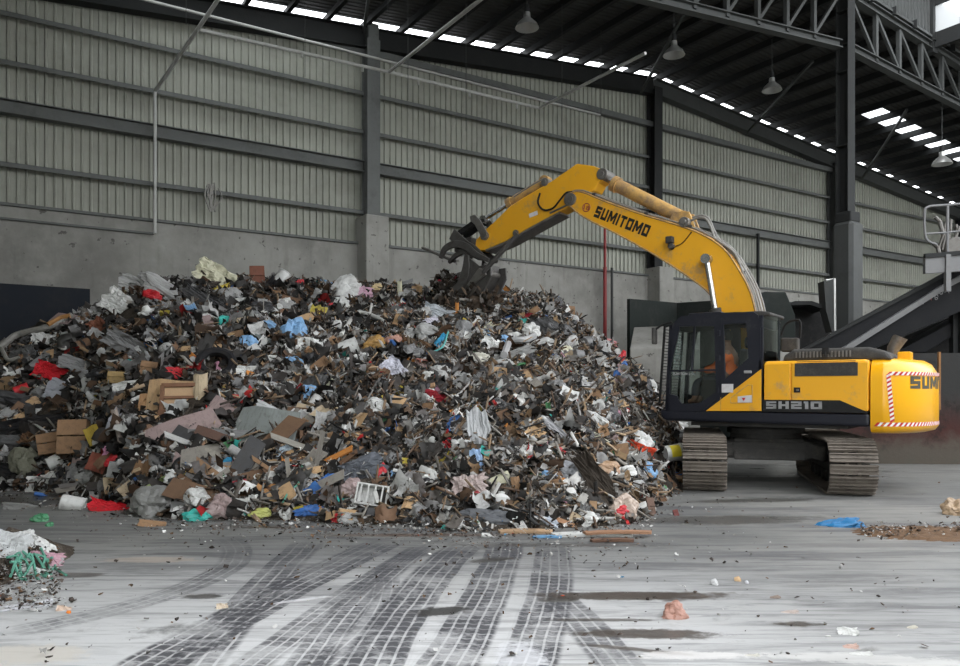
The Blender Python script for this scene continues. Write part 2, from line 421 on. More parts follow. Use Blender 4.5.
roofpatch('roof_sheet', -12.5, 33.5, .18, 3.2, M['roof'])
roofpatch('roof_sheet', -27.5, -12.5, .18, 1.5, M['roof'])
roofpatch('window_3', -19, -12.5, 1.5, 3.2, M['skysheet'])
roofpatch('roof_sheet', -27.5, -19, 1.5, 3.2, M['roof'])
roofpatch('roof_sheet', -27.5, 8.9, 3.2, 4.1, M['roof'])
roofpatch('roof_sheet', 18.5, 33.5, 3.2, 4.1, M['roof'])
roofpatch('window_1', 8.9, 18.5, 3.2, 4.1, M['skysheet'])
roofpatch('roof_sheet', -27.5, 33.5, 4.1, 8.2, M['roof'])
roofpatch('roof_sheet', -27.5, -.2, 8.2, 13.5, M['roof'])  # unseen near-bay roof, added to block low sky light
roofpatch('roof_sheet', 5.2, 33.5, 8.2, 13.5, M['roof'], dz=.3)  # out-of-view counterpart on the right, added for the same shading
roofpatch('roof_sheet', -27.5, -11, 13.5, 21, M['roof'])  # unseen roof extension, added to darken the left side
m = MB(); m.add([wp(-24,0,0), wp(-24,24,0), wp(-24,24,11.8), wp(-24,0,11.8)], [(0,1,2,3)]); struct(m.build('wall_left_blocker', M['clad']))  # unseen side wall, added to keep the left dark
m = MB(); m.add([wp(33,0,0), wp(33,31,0), wp(33,31,10.5), wp(33,0,10.5)], [(0,1,2,3)]); struct(m.build('wall_right_blocker', M['clad']))  # out-of-view wall, added to cut light from the low sky
m = MB(); m.add([wp(-24,31,0), wp(33,31,0), wp(33,31,10), wp(-24,31,10)], [(0,1,2,3)]); struct(m.build('wall_front_blocker', M['clad']))  # added behind the camera so that light falls more from above
m = MB(); m.add([wp(kw0,8.25,R(kw0)+.2), wp(33,8.25,R(33)+.2), wp(33,8.25,R(33)+1.5), wp(kw0,8.25,R(kw0)+1.5)], [(0,1,2,3)]); struct(m.build('wall_clerestory_lower', M['frame']))
# hall column and trusses
hc = wp(0, JM+.0)
m = MB(); m.ibeam(Vector((hc.x,hc.y,5.5)), Vector((hc.x,hc.y,14.3)), .36, .40, .035, up=NI)
for z in (9.0, 11.2, 12.0, 13.0): m.box((hc.x,hc.y,z), (.40,.38,.03), Matrix.Rotation(ROTW,3,'Z'))
struct(m.build('column_hall_steel', M['darkframe']))
m = MB(); m.box((hc.x+.05,hc.y-.05,3.35), (.66,.66,6.7), Matrix.Rotation(ROTW,3,'Z')); struct(m.build('column_hall_casing', M['frame'], bevel=.1, seg=1))
m = MB(); m.box((hc.x+.05,hc.y-.05,6.85), (.5,.5,.32), Matrix.Rotation(ROTW,3,'Z')); struct(m.build('column_hall_collar', M['darkframe'], bevel=.04))
for s_ in (-1,1):
    zb = lambda q: 12.0 - (.095 if s_ < 0 else .067)*q
    zt = lambda q: 13.62 - (.09 if s_ < 0 else .10)*q
    L = 14 if s_ < 0 else 12
    m = MB()
    q0 = .3
    m.ibeam(wp(s_*q0,JM,zb(q0)), wp(s_*L,JM,zb(L)), .24, .24, .03)
    m.ibeam(wp(s_*q0,JM,zt(q0)), wp(s_*L,JM,zt(L)), .24, .24, .03)
    n = int((L-q0)/1.22); st = (L-q0)/n
    for i in range(n):
        a, b_ = q0+i*st, q0+(i+1)*st
        m.beam(wp(s_*b_,JM,zb(b_)), wp(s_*b_,JM,zt(b_)), .12, .12, up=U)
        if s_ > 0: m.beam(wp(s_*a,JM,zt(a)-.1), wp(s_*b_,JM,zb(b_)+.1), .09, .09)
        else: m.beam(wp(s_*a,JM,zt(a)-.1), wp(s_*b_,JM,zb(b_)+.1), .09, .09)
    struct(m.build('roof_truss', M['frame']))
# cladding strip and clerestory above the right truss
kw = 4.75
corrugated('wall_clerestory_cladding', .5, kw, lambda k: 13.62-.1*k+.25, lambda k: 17.0, JM, M['frame'])
m = MB(); m.beam(wp(.4,JM+.06,13.85), wp(kw,JM+.06,13.42), .1, .08); struct(m.build('trim_3', M['frame']))
m = MB(); m.beam(wp(kw+.1,JM,12.9), wp(kw+.1,JM,17.0), .28, .28, up=U); struct(m.build('column_clerestory', M['darkframe']))
W0 = wp(kw+.1, JM)
def cw(q, z): p = W0 + NI*q; return Vector((p.x,p.y,z))
m = MB(); m.beam(cw(0,13.3), cw(9,13.3), .1, .5).beam(cw(0,14.55), cw(9,14.55), .1, .22)
struct(m.build('trim_4', M['darkframe']))
m = MB(); m.add([cw(0,13.55),cw(9,13.55),cw(9,14.45),cw(0,14.45)], [(0,1,2,3)]); wn = struct(m.build('window_2', M['skysheet']))
m = MB()
for q in (0.95,1.9,2.9,3.9,4.9): m.beam(cw(q,13.5), cw(q,14.5), .06, .06, up=NI)
struct(m.build('window_2_frame', M['darkframe']))
m = MB(); m.add([cw(0,14.6),cw(9,14.6),cw(9,17),cw(0,17)], [(0,1,2,3)]); struct(m.build('wall_clerestory_side', M['frame']))
# knee braces and rods in the roof space
for (a, b_) in [((kpx(648),.4,11.4),(2.3,1.2,0)),]:
    pass
for (k0,j0,z0,k1,j1,z1) in [(colk[1]-.3,.5,12.4,colk[1]-.9,2.2,R(colk[1]))]+[(kpx(q,.5),.5,R(kpx(q,.5))-.7,kpx(r,5),5,R(kpx(r,5))) for q, r in ((641,684),(748,813),(862,907))]:
    m = MB(); m.beam(wp(k0,j0,z0), wp(k1,j1,z1), .09, .09); struct(m.build('brace_rod', M['frame']))

# dark panel lining low on the left of the wall, and wall plate beside the bunker
k1 = kpx(90,.3)
m = MB(); m.beam(wp(-27,.27,2.1), wp(k1,.27,2.1), .06, 4.25); struct(m.build('wall_back_lining', M['bluepanel']))

# sprinkler pipes : horizontal runs in front of the wall
def ray(px, py, D): return Vector(((px-CX)/F*D, D, H0+(HY-py)/F*D))
def wallray(px, py, j):
    k = kpx(px, j); p = wp(k, j); return k, H0+(HY-py)/F*p.y
JP = 3.0
ka, za = wallray(200,30,JP); kb, zb_ = wallray(539,108,JP)
kc, zc = wallray(389,72,JP)
zz = (za+zb_)/2
def thing1(name, mb, mat, label, cat, group=None, **kw):
    return tag(mb.build(name, mat, **kw), label, cat, group)
m = MB(); m.tube([wp(ka,JP,za), wp(kc,JP,zc), wp(kb,JP,zb_)], .045)
for q in range(6):
    kk = ka+(kb-ka)*(q+.5)/6; m.cyl(wp(kk,JP,zz-.12), wp(kk,JP,zz), .03, n=8)
m.tube([wp(kb,JP,zb_), wp(kb,JP+4.5,zb_+.02)], .045)
m.tube([wp(kc,JP,zc), wp(kc,JP+4.8,zc+.02)], .045)
thing1('sprinkler_pipe', m, M['pipe'], 'galvanised sprinkler pipe run with two branches bending out under the roof', 'pipe')
k5, z5 = wallray(130,0,1.0); k6, z6 = wallray(600,115,1.0)
m = MB(); m.tube([wp(k5,1.0,z5+.1), wp(k6,1.0,z6)], .04)
thing1('sprinkler_pipe', m, M['pipe'], 'straight thin pipe close to the cladding, behind the branching sprinkler pipe', 'pipe')
k5, z5 = wallray(155,91,.45); k7, _ = wallray(152,222,.45); 
k8, z8 = wallray(222,-6,3.2)
m = MB(); m.tube([wp(k5,.45,z5), wp(k5,.45,5.75)], .045); m.tube([wp(k5,.45,z5), wp(k8,3.2,z8)], .05)
thing1('downpipe', m, M['pipe'], 'slim vertical pipe left of the concrete pedestal, kinked towards the roof', 'pipe')
m = MB(); k9 = kpx(605,.5); m.tube([wp(k9,.5,0.2), wp(k9,.5,6.2)], .07); m.tube([wp(k9,.5,6.2), wp(k9,.5,8.3)], .05)
thing1('standpipe', m, M['redpipe'], 'red vertical fire pipe on the concrete wall behind the waste heap', 'pipe')
m = MB(); k9 = kpx(612,.5); m.tube([wp(k9,.5,0.2), wp(k9,.5,6.2)], .05)
thing1('standpipe', m, M['frame'], 'thin dark grey pipe beside the red fire pipe', 'pipe')
m = MB(); k9 = kpx(597,.5); m.tube([wp(k9,.5,0.2), wp(k9,.5,6.2)], .04)
m = MB(); k9 = kpx(757,.3); m.beam(wp(k9,.35,5.0), wp(k9,.35,8.4), .1, .1, up=U); struct(m.build('wall_stud', M['darkframe']))
# high bay lamps
def lamp(px, py, D, label):
    c_ = ray(px, py, D); r = empty('high_bay_lamp', c_, 0, label=label, cat='lamp', group='high bay lamps under the roof')
    pr = [(.05,.22),(.09,.20),(.10,.06),(.16,.0),(.27,-.10),(.32,-.20),(.33,-.22),(.30,-.21),(.14,-.02),(.0,-.01)]
    m = MB(); n = 20; vs = [(a*math.cos(2*PI*i/n), a*math.sin(2*PI*i/n), z) for a, z in pr for i in range(n)]
    m.add(vs, [(q*n+i, q*n+(i+1)%n, (q+1)*n+(i+1)%n, (q+1)*n+i) for q in range(len(pr)-1) for i in range(n)])
    m.build('reflector', M['lamp'], r, smooth=True)
    m = MB(); m.cyl((0,0,.20),(0,0,.42),.08,.06); m.build('ballast', M['darkframe'], r)
    top = R(((c_-PR).dot(U))) - c_.z
    m = MB(); m.cyl((0,0,.42),(0,0,max(top,.6)),.012,n=6); m.build('suspension_rod', M['frame'], r)
lamp(527,20,21.5,'dome lamp hanging above the pipe branches, nearest the steel column at the left')
lamp(674,48,23.5,'dome lamp just under the left truss, over the arm of the excavator')
lamp(772,84,26.5,'small dark dome lamp under the roof left of the hall column')
lamp(942,158,27,'bright dome lamp lit by the skylight, above the railed platform')
# thin wires
for i,(px,j) in enumerate([(186,3),(305,3),(388,4),(408,3.5),(466,3.5),(562,4),(601,3)]):
    k = kpx(px, j); z = [10.2,9.6,10.8,9.4,8.9,9.1,9.6][i]
    m = MB(); m.cyl(wp(k,j,z), wp(k,j,R(k)), .008, n=5)
    tag(m.build('hanging_wire', M['frame']), 'thin wire hanging straight down from the purlins near the sprinkler pipe', 'wire', 'thin wires hanging from the purlins')
# torn rope on the girt
k = kpx(213,.4); m = MB()
for q in range(9):
    x0 = random.uniform(-.15,.15); m.tube(smoothpath([wp(k+x0,.4,7.2+random.uniform(-.05,.1)), wp(k+x0+random.uniform(-.1,.1),.45,6.9), wp(k+random.uniform(-.1,.1),.42,6.5)],3), .022, 5)
thing1('knotted_rag', m, M['hose'], 'tangled grey rag hanging from the lowest girt, right of the slim vertical pipe', 'rag')
# ------------------------------------------------------------------ excavator
EC = Vector((5.29,14.47,0)); EA = math.atan2(.574,-.819)
FX, LY = Vector((math.cos(EA), math.sin(EA),0)), Vector((-math.sin(EA), math.cos(EA),0))
ex = empty('excavator', EC, EA, label='yellow crawler excavator with dark cab, arm raised over the waste heap', cat='excavator')
def ie(px, py, y=0.0):
    """pixel -> (x,z) in the excavator's plane at lateral offset y"""
    t = (px-CX)/F; c = EC + LY*y
    s = (t*c.y - c.x)/(FX.x - t*FX.y); D = c.y + FX.y*s
    return s, H0 + (HY-py)/F*D
def iel(pts, y): return [ie(px, py, y) for px, py in pts]
def part(mb, name, mat, parent=ex, label=None, **kw):
    o = mb.build(name, mat, parent, **kw)
    if label: o['label'] = label
    return o
# --- undercarriage, turned against the house
TA = math.radians(75) - EA
TR = Matrix.Rotation(TA, 3, 'Z')
def tr(x, y, z): return TR @ Vector((x, y, z))
SW, TL, TH = .70, 4.15, .90
def track_path(n):
    r = TH/2 - .02; L = TL/2 - r; per = 4*L + 2*PI*r; out = []
    for i in range(n):
        d = per*i/n
        if d < 2*L: out.append((L-d, TH-.02, 0))
        elif d < 2*L+PI*r:
            a = (d-2*L)/r; out.append((-L-r*math.sin(a), TH/2+r*math.cos(a), a))
        elif d < 4*L+PI*r: out.append((-L+(d-2*L-PI*r), .02, PI))
        else:
            a = (d-4*L-PI*r)/r; out.append((L+r*math.sin(a), TH/2-r*math.cos(a), PI+a))
    return out
for sd in (1, -1):
    yc = sd*1.12
    trk = MB()
    # chain links as the part's own mesh
    for x, z, a in track_path(49):
        Ry = TR @ Matrix.Rotation(-a, 3, 'Y')
        nrm = Vector((-math.sin(a),0,math.cos(a)))
        for o_ in (-.09, .09):
            trk.box(tr(x - nrm.x*.09, yc+o_, z - nrm.z*.09), (.17,.04,.11), Ry)
    tk = part(trk, 'track', M['track'])
    for x, z, a in track_path(49):
        Ry = TR @ Matrix.Rotation(-a, 3, 'Y')
        nrm = Vector((-math.sin(a),0,math.cos(a))); tg = Vector((math.cos(a),0,math.sin(a)))
        sh = MB(); base = Vector((x, 0, z)) - nrm*.022
        def off(nn, tt): v = base + nrm*nn + tg*tt; return tr(v.x, yc, v.z)
        sh.box(off(0,0), (.155,SW,.014), Ry)
        for tt, hh in ((-.068,.045),(-.005,.034),(.06,.045)): sh.box(off(hh/2,tt), (.016,SW,hh), Ry)
        part(sh, 'track_shoe', M['track'], tk)
    fr = MB()
    fr.box(tr(0, yc, .47), (2.9,.34,.36), TR).box(tr(0, yc, .62), (2.3,.42,.10), TR)
    for q in range(7): fr.cyl(tr(-1.2+q*.4, yc-.16, .17), tr(-1.2+q*.4, yc+.16, .17), .10, n=14)
    for q in (-.7,.5): fr.cyl(tr(q, yc-.1, .78), tr(q, yc+.1, .78), .07, n=12)
    part(fr, 'track_frame', M['dusty'], tk, bevel=.02)
    for xe, nm in ((-TL/2+.44,'idler_wheel'),(TL/2-.44,'sprocket')):
        wl = MB(); wl.cyl(tr(xe,yc-.1,TH/2), tr(xe,yc+.1,TH/2), .33, n=28); wl.cyl(tr(xe,yc-.28,TH/2), tr(xe,yc+.28,TH/2), .20, n=20)
        part(wl, nm, M['dusty'], tk, bevel=.02)
uc = MB()
uc.prism([(-.75,.45),(.75,.45),(.62,.82),(-.62,.82)], -.6,.6)
uc.v = [tuple(TR @ Vector(v)) for v in uc.v]
for a in (-1,1):
    for b_ in (-1,1):
        uc.beam(tr(.25*a,.35*b_,.70), tr(.75*a,.98*b_,.58), .36, .26)
uc.beam(tr(-.62,-1.0,.62), tr(-.62,1.0,.62), .12, .30)
part(uc, 'undercarriage', M['dusty'], bevel=.03)
sl = MB(); sl.cyl((0,0,.80),(0,0,1.10),.62,n=40); sl.cyl((0,0,.90),(0,0,1.0),.68,n=40); part(sl, 'slew_ring', M['dusty'], bevel=.01)
# --- house
M['cw_letter'] = worn('faded_black_lettering', (.06,.055,.04), (.25,.18,.05), .6, 9, .5, bmp=0)
W = 1.33
dk = MB()
dk.prism([(1.52,1.33),(1.52,1.22),(1.42,1.13),(-1.95,1.10),(-1.95,1.31)], -W, W)
part(dk, 'deck', M['navy'], bevel=.05, seg=3)
bl = MB(); bl.box((-.3,0,1.12), (2.6,2.3,.14)); part(bl, 'belly_plate', M['dusty'])
x0h, x1h = ie(763,360,W)[0], ie(869,360,W)[0]
zt = 2.17
hs = MB(); hs.prism([(x0h,1.33),(x1h,1.33),(x1h,zt),(x0h,zt)], -W, W-.02)
part(hs, 'engine_housing', M['yellow'], bevel=.06, seg=3)
xa = ie(791,360,W)[0]
for (a, b_, nm) in ((x0h-.02, xa+.012,'service_door'), (xa-.012, x1h+.01,'service_door')):
    d = MB(); d.prism([(a,1.35),(b_,1.35),(b_,zt-.045),(a,zt-.045)], W-.03, W+.012); dd = part(d, nm, M['yellow'], bevel=.012)
    if b_ < -1:
        v = MB(); vx0, vx1 = ie(795,376,W)[0], ie(858,376,W)[0]; z0 = ie(826,376,W)[1]
        v.prism([(vx0,z0),(vx1,z0),(vx1,zt-.05),(vx0,zt-.05)], W+.008, W+.022)
        for q in range(9): v.beam((vx0-.03,W+.024,z0+.03+q*.026),(vx1+.03,W+.024,z0+.03+q*.026),.006,.010)
        part(v, 'vent_panel', M['dusty'], dd)
        l = MB(); lx, lz = ie(796,390,W); l.box((lx-.02,W+.02,lz),(.10,.02,.085)); part(l, 'latch', M['black'], dd, bevel=.006)
        l = MB(); l.box((lx-.03,W+.032,lz),(.04,.012,.035)); part(l, 'latch_lever', M['steel'], dd, bevel=.004)
# black band with model lettering
bd = MB(); zb0, zb1 = ie(800,412,W)[1], ie(800,400,W)[1]
bd.prism([(ie(763,400,W)[0],zb1),(ie(840,400,W)[0],zb1),(ie(868,410.5,W)[0],zb0+.01),(ie(868,410.5,W)[0],zb0),(ie(763,400,W)[0],zb0)], W+.010, W+.017)
part(bd, 'decal_band', M['black'])
GL = {'S':(.8,[[(.8,.87),(.13,.87),(.13,.5),(.67,.5),(.67,.13),(0,.13)]]), 'U':(.8,[[(.13,1),(.13,.13),(.67,.13),(.67,1)]]), 'M':(1.1,[[(.13,0),(.13,1)],[(.17,.95),(.55,.30),(.93,.95)],[(.97,0),(.97,1)]]),
      'I':(.26,[[(.13,0),(.13,1)]]), 'T':(.8,[[(0,.87),(.8,.87)],[(.4,0),(.4,.87)]]), 'O':(.84,[[(.13,.13),(.13,.87),(.71,.87),(.71,.13),(.02,.13)]]), 'H':(.8,[[(.13,0),(.13,1)],[(.67,0),(.67,1)],[(.13,.5),(.67,.5)]]),
      '2':(.8,[[(0,.87),(.67,.87),(.67,.5),(.13,.5),(.13,.13),(.8,.13)]]), '1':(.34,[[(.0,.87),(.21,.87),(.21,0)]]), '0':(.84,[[(.13,.13),(.13,.87),(.71,.87),(.71,.13),(.02,.13)]])}
def block_text(txt, th=.25):
    """square bold letters built from strokes, unit height"""
    m = MB(); x0 = 0
    for ch in txt:
        w_, lines = GL[ch]
        for L in lines:
            for q, (a, b_) in enumerate(zip(L[:-1], L[1:])):
                A_, B_ = Vector((a[0]+x0,a[1])), Vector((b_[0]+x0,b_[1])); d = (B_-A_).normalized(); n_ = Vector((-d.y,d.x))*th/2
                A2 = A_ - d*th/2*(1 if q > 0 else 0); B2 = B_ + d*th/2*(1 if q < len(L)-2 else 0)
                k_ = max(1, int((B2-A2).length/.2))
                for r in range(k_):
                    P_, Q_ = A2.lerp(B2, r/k_), A2.lerp(B2, (r+1)/k_)
                    m.add([(*(P_-n_),0),(*(Q_-n_),0),(*(Q_+n_),0),(*(P_+n_),0)], [(0,1,2,3)])
        x0 += w_+.16
    me = bpy.data.meshes.new('lettering'); me.from_pydata(m.v, [], m.f); return me
def put_text(txt, mat, parent, xc, zc, width, y, bold=.01, ang=0, height=None, name='lettering', shear=0):
    me = block_text(txt) if height > .1 and txt != '18' and not txt.endswith(' SH') else text_mesh(txt, 1, bold, .002, shear); co_ = np.array([v.co[:] for v in me.vertices])
    w_ = co_[:,0].max()-co_[:,0].min(); h_ = co_[:,1].max()-co_[:,1].min(); cx_ = (co_[:,0].max()+co_[:,0].min())/2; cy_ = (co_[:,1].max()+co_[:,1].min())/2
    sx = width/w_; sz = (height/h_) if height else sx
    ca, sa = math.cos(ang), math.sin(ang)
    for v in me.vertices:
        a, b_ = (v.co.x-cx_)*sx, (v.co.y-cy_)*sz
        a, b_ = a*ca - b_*sa, a*sa + b_*ca
        v.co = (xc - a, y + v.co.z*.5, zc + b_)     # reads left-to-right seen from the machine's left side
    me.materials.append(mat); o = bpy.data.objects.new(name, me); COL.objects.link(o); o.parent = parent; return o
def txt_px(txt, mat, parent, pxa, pya, pxb, pyb, y, h, **kw):
    xa_, za_ = ie(pxa, pya, y); xb_, zb_ = ie(pxb, pyb, y)
    return put_text(txt, mat, parent, (xa_+xb_)/2, (za_+zb_)/2, math.hypot(xa_-xb_, za_-zb_), y, ang=math.atan2(zb_-za_, xa_-xb_), height=h, **kw)
txt_px('SH210', M['lettering_grey'], ex, 766,405,822,405.3, W+.019, .125, bold=.018)
# hood on top
hd = MB(); hd.prism([(x0h-.25,zt-.02),(x0h-.30,zt+.10),(x0h-.45,zt+.20),(-1.9,zt+.20),(-2.15,zt+.13),(-2.25,zt-.02)], -.95, W-.16)
part(hd, 'engine_hood', M['dusty'], bevel=.07, seg=3)
gr = MB()
for q in range(16): gr.box((x0h-.50-q*.055, W-.17, zt+.10), (.022,.06,.10))
part(gr, 'hood_grille', M['steel'])
hn = MB(); hn.tube([(-1.28,W-.2,zt+.16),(-1.28,W-.1,zt+.18),(-1.28,W-.08,zt+.05)], .02); hn.box((-1.28,W-.12,zt+.15),(.10,.08,.10)); part(hn, 'hood_latch', M['black'])
# exhaust
ep = MB(); xx, zz_ = ie(892,345,0); ep.tube([(xx,0,zt+.1),(xx-.02,0,zt+.22),(xx-.12,0,zt+.42)], [.08,.10,.13], 14)
ep.v = [(x, y, min(z, zt+.30+(xx+.10-x)*1.1)) for x, y, z in ep.v]
part(ep, 'exhaust_pipe', M['steel'], smooth=True)
# counterweight : rounded in plan and section
cwm = MB(); RR = 2.78; A0 = math.acos(.72)
plan = []
xs = x1h - .02
# plan outline from near side front corner round the tail to the far side
plan = [(xs,W),(xs-.12,W),(-2.16,W+.0),(-2.38,1.22),(-2.54,1.02),(-2.66,.74),(-2.75,.38),(-2.78,0)]
plan = plan + [(x,-y) for x, y in plan[-2::-1]]
# round the corner
def chaikin(p, n=2):
    for _ in range(n):
        q = [p[0]]
        for a, b_ in zip(p[:-1], p[1:]): q += [(a[0]*.75+b_[0]*.25, a[1]*.75+b_[1]*.25), (a[0]*.25+b_[0]*.75, a[1]*.25+b_[1]*.75)]
        p = q + [p[-1]]
    return p
plan = chaikin(plan, 3); NP = len(plan)
prof = [(0.16,1.00),(.05,1.03),(.0,1.10),(-.0,1.5),(.0,1.85),(.04,2.0),(.10,2.10),(.20,2.165),(.40,2.19)]
vs = []
for ins, z in prof:
    for i, (x, y) in enumerate(plan):
        a = plan[max(i-1,0)]; b_ = plan[min(i+1,NP-1)]; tx, ty = b_[0]-a[0], b_[1]-a[1]; L = math.hypot(tx,ty)
        nx, ny = -ty/L, tx/L
        if x*nx + y*ny > 0: nx, ny = -nx, -ny
        k = min(1, (xs - x)/.12); vs.append((x+nx*ins*k, y+ny*ins, z))
n = NP
fs = [(q*n+i, q*n+i+1, (q+1)*n+i+1, (q+1)*n+i) for q in range(len(prof)-1) for i in range(n-1)]
fs += [tuple(range(n)), tuple(range((len(prof)-1)*n, len(prof)*n))]
fs += [tuple([q*n for q in range(len(prof))] + [q*n+n-1 for q in range(len(prof)-1,-1,-1)])]
cwm.add(vs, fs); cw_o = part(cwm, 'counterweight', M['yellow_clean'], smooth=True)
cb = MB(); xx, zz_ = ie(914,357,.3); cb.box((-2.35,.55,2.23),(.20,.24,.14)); part(cb, 'beacon_bracket', M['yellow_clean'], bevel=.02)
# arc-length parametrisation of the outside for tape and lettering
pl = [Vector((x,y)) for x, y in plan]; cum = [0]
for a, b_ in zip(pl[:-1], pl[1:]): cum.append(cum[-1]+(b_-a).length)
def onplan(d, out=.004):
    for i in range(1, NP):
        if cum[i] >= d or i == NP-1:
            a, b_ = pl[i-1], pl[i]; t = (d-cum[i-1])/max(cum[i]-cum[i-1],1e-6); p = a.lerp(b_, t); T = (b_-a).normalized(); N = Vector((-T.y, T.x))
            if p.dot(N) < 0: N = -N
            return p + N*out
def tape(d0, d1, zfun, w, name='hazard_tape'):
    L = d1-d0; n = int(L/.085); tb = MB()
    for i in range(n):
        m0, m1 = d0+L*i/n, d0+L*(i+1)/n
        for s_, (a, b_) in enumerate(((0,.5),(.5,1))):
            q0, q1 = m0+(m1-m0)*a, m0+(m1-m0)*b_; sk = .05
            P = [onplan(q0), onplan(q1), onplan(q1+sk), onplan(q0+sk)]
            tb.add([(P[0].x,P[0].y,zfun(q0)),(P[1].x,P[1].y,zfun(q1)),(P[2].x,P[2].y,zfun(q1)+w),(P[3].x,P[3].y,zfun(q0)+w)], [(0,1,2,3)], s_)
    o = tb.build(name, [M['redtape'], M['whitetape']], cw_o); return o
tot = cum[-1]
tape(.22, tot-.25, lambda d: 1.91+.0*d, .055)
tape(.05, tot-.1, lambda d: 1.115, .06)
for side in (0,1):
    vt = MB()
    for i in range(11):
        z0, z1 = 1.17+.067*i, 1.17+.067*(i+1)
        for s_, (a, b_) in enumerate(((0,.5),(.5,1))):
            za_, zb_ = z0+(z1-z0)*a, z0+(z1-z0)*b_
            def pp(q, z): p = onplan(q if side == 0 else tot-q); return (p.x,p.y,z)
            lean = .06*(1-(za_-1.17)/.74)
            vt.add([pp(.22+lean,za_),pp(.28+lean,za_+.035),pp(.28+lean,zb_+.035),pp(.22+lean,zb_)], [(0,1,2,3)], s_)
    vt.build('hazard_tape', [M['redtape'], M['whitetape']], cw_o)
me = block_text('SUMITOMO'); co_ = [v.co.copy() for v in me.vertices]
x_a, x_b = min(c.x for c in co_), max(c.x for c in co_); y_a, y_b = min(c.y for c in co_), max(c.y for c in co_)
wd, ht = 2.3, .20
for v in me.vertices:
    d = tot/2 + ((v.co.x-x_a)/(x_b-x_a)-.5)*wd; p = onplan(d, .006); v.co = (p.x, p.y, 1.70+((v.co.y-y_a)/(y_b-y_a))*ht)
me.materials.append(M['cw_letter']); o = bpy.data.objects.new('lettering', me); COL.objects.link(o); o.parent = cw_o

# --- cab (built panel by panel so that one sees through the windows)
CW0, CW1 = .34, W                         # lateral extent
def cabpoly(pts, y): return iel(pts, y)
outer_px = [(665.5,411),(665.5,405),(668,365),(672,330),(675,321),(681,316.5),(700,314),(735,312),(754,312),(758,315),(760.5,330),(762,411)]
out = cabpoly(outer_px, W)
wf = cabpoly([(679.5,326.5),(714,326),(716,392),(700,403),(682,404),(678.5,400),(677,396),(669.5,394),(670,370)], W)
wr = cabpoly([(723.5,324.5),(746,323),(748.5,358),(725,379)], W)
def panel(outline, holes, y0, y1):
    """flat panel with holes: triangulated with bmesh from 2D loops"""
    from mathutils.geometry import delaunay_2d_cdt
    def run(loops):
        vs, es = [], []
        for lp in loops:
            o_ = len(vs); vs += [Vector(p) for p in lp]; es += [(o_+i, o_+(i+1) % len(lp)) for i in range(len(lp))]
        r = delaunay_2d_cdt(vs, es, [], 0, 1e-5)
        V, T = r[0], r[2]
        def inside(p, lp):
            c = False; j = len(lp)-1
            for i in range(len(lp)):
                xi, yi = lp[i]; xj, yj = lp[j]
                if (yi > p[1]) != (yj > p[1]) and p[0] < (xj-xi)*(p[1]-yi)/(yj-yi)+xi: c = not c
                j = i
            return c
        keep = []
        for t in T:
            c = sum((V[i] for i in t), Vector((0,0)))/len(t)
            if inside(c, outline) and not any(inside(c, h) for h in holes): keep.append(tuple(t))
        return V, keep
    V, T = run([outline]+holes); m = MB()
    m.add([(v.x,y0,v.y) for v in V], T); m.add([(v.x,y1,v.y) for v in V], T)
    for lp in [outline]+holes:
        k = len(lp); m.add([(p[0],y0,p[1]) for p in lp]+[(p[0],y1,p[1]) for p in lp], [(i,(i+1)%k,k+(i+1)%k,k+i) for i in range(k)])
    return m
cabe = panel(out, [wf, wr], W-.05, W)
cab = part(cabe, 'cab', M['navy'])
far = panel(out, [wf, wr], CW0, CW0+.05); part(far, 'cab_side_frame', M['navy'], cab)
xb, xf = min(p[0] for p in out), max(p[0] for p in out)
ztop = 2.96
zroof = [p for p in out if p[1] > 2.6]
rf = MB()
rp = [p for p in sorted(out, key=lambda p: -p[0]) if p[1] > 2.75]
zz0 = max(p[1] for p in out)
rf.prism([(xf-.05,2.80),(xf-.13,2.90),(xf-.25,2.955),(.75,zz0-.01),(xb+.02,zz0+.0),(xb-.12,zz0-.03),(xb-.12,zz0-.09),(xf-.1,2.78)], CW0-.02, W-.03)
part(rf, 'cab_roof', M['dusty'], cab, bevel=.03, seg=3)
hp = MB(); hp.box((.75,.85,zz0+.02),(.6,.6,.05)); part(hp, 'roof_hatch', M['navy'], cab, bevel=.02)
# rear wall and rear window, bulging backwards
rw = MB(); rw.box((xb+.03,(CW0+W)/2,1.75),(.06,W-CW0,.86)); rw.box((xb+.03,(CW0+W)/2,2.83),(.06,W-CW0,.16))
rw.box((xb+.03,CW0+.05,2.4),(.08,.08,1.1)); rw.box((xb+.03,W-.05,2.4),(.08,.08,1.1)); part(rw, 'cab_rear_frame', M['navy'], cab)
fw = MB(); fw.beam((xf-.02,CW0+.03,1.35),(xf-.10,CW0+.03,2.85),.06,.06); fw.beam((xf-.02,W-.03,1.35),(xf-.10,W-.03,2.85),.06,.06)
fw.box((xf-.04,(CW0+W)/2,1.38),(.06,W-CW0,.10)); fw.box((xf-.10,(CW0+W)/2,2.82),(.06,W-CW0,.08)); part(fw, 'cab_front_frame', M['navy'], cab)
cf = MB(); cf.box(((xf+xb)/2,(CW0+W)/2,1.40),(xf-xb-.1,W-CW0-.1,.08)); part(cf, 'cab_floor', M['black'], cab)
def glass(pts3, name='window_pane'):
    g = MB(); g.add(pts3, [tuple(range(len(pts3)))]); return part(g, name, M['glass'], cab)
glass([(p[0],W-.03,p[1]) for p in wf]); glass([(p[0],W-.03,p[1]) for p in wr])
glass([(p[0],CW0+.02,p[1]) for p in wf]); glass([(p[0],CW0+.02,p[1]) for p in wr])
glass([(xf-.03,CW0+.05,1.4),(xf-.03,W-.05,1.4),(xf-.09,W-.05,2.8),(xf-.09,CW0+.05,2.8)], 'windscreen')
gb = MB(); ny_ = 9; vs = []
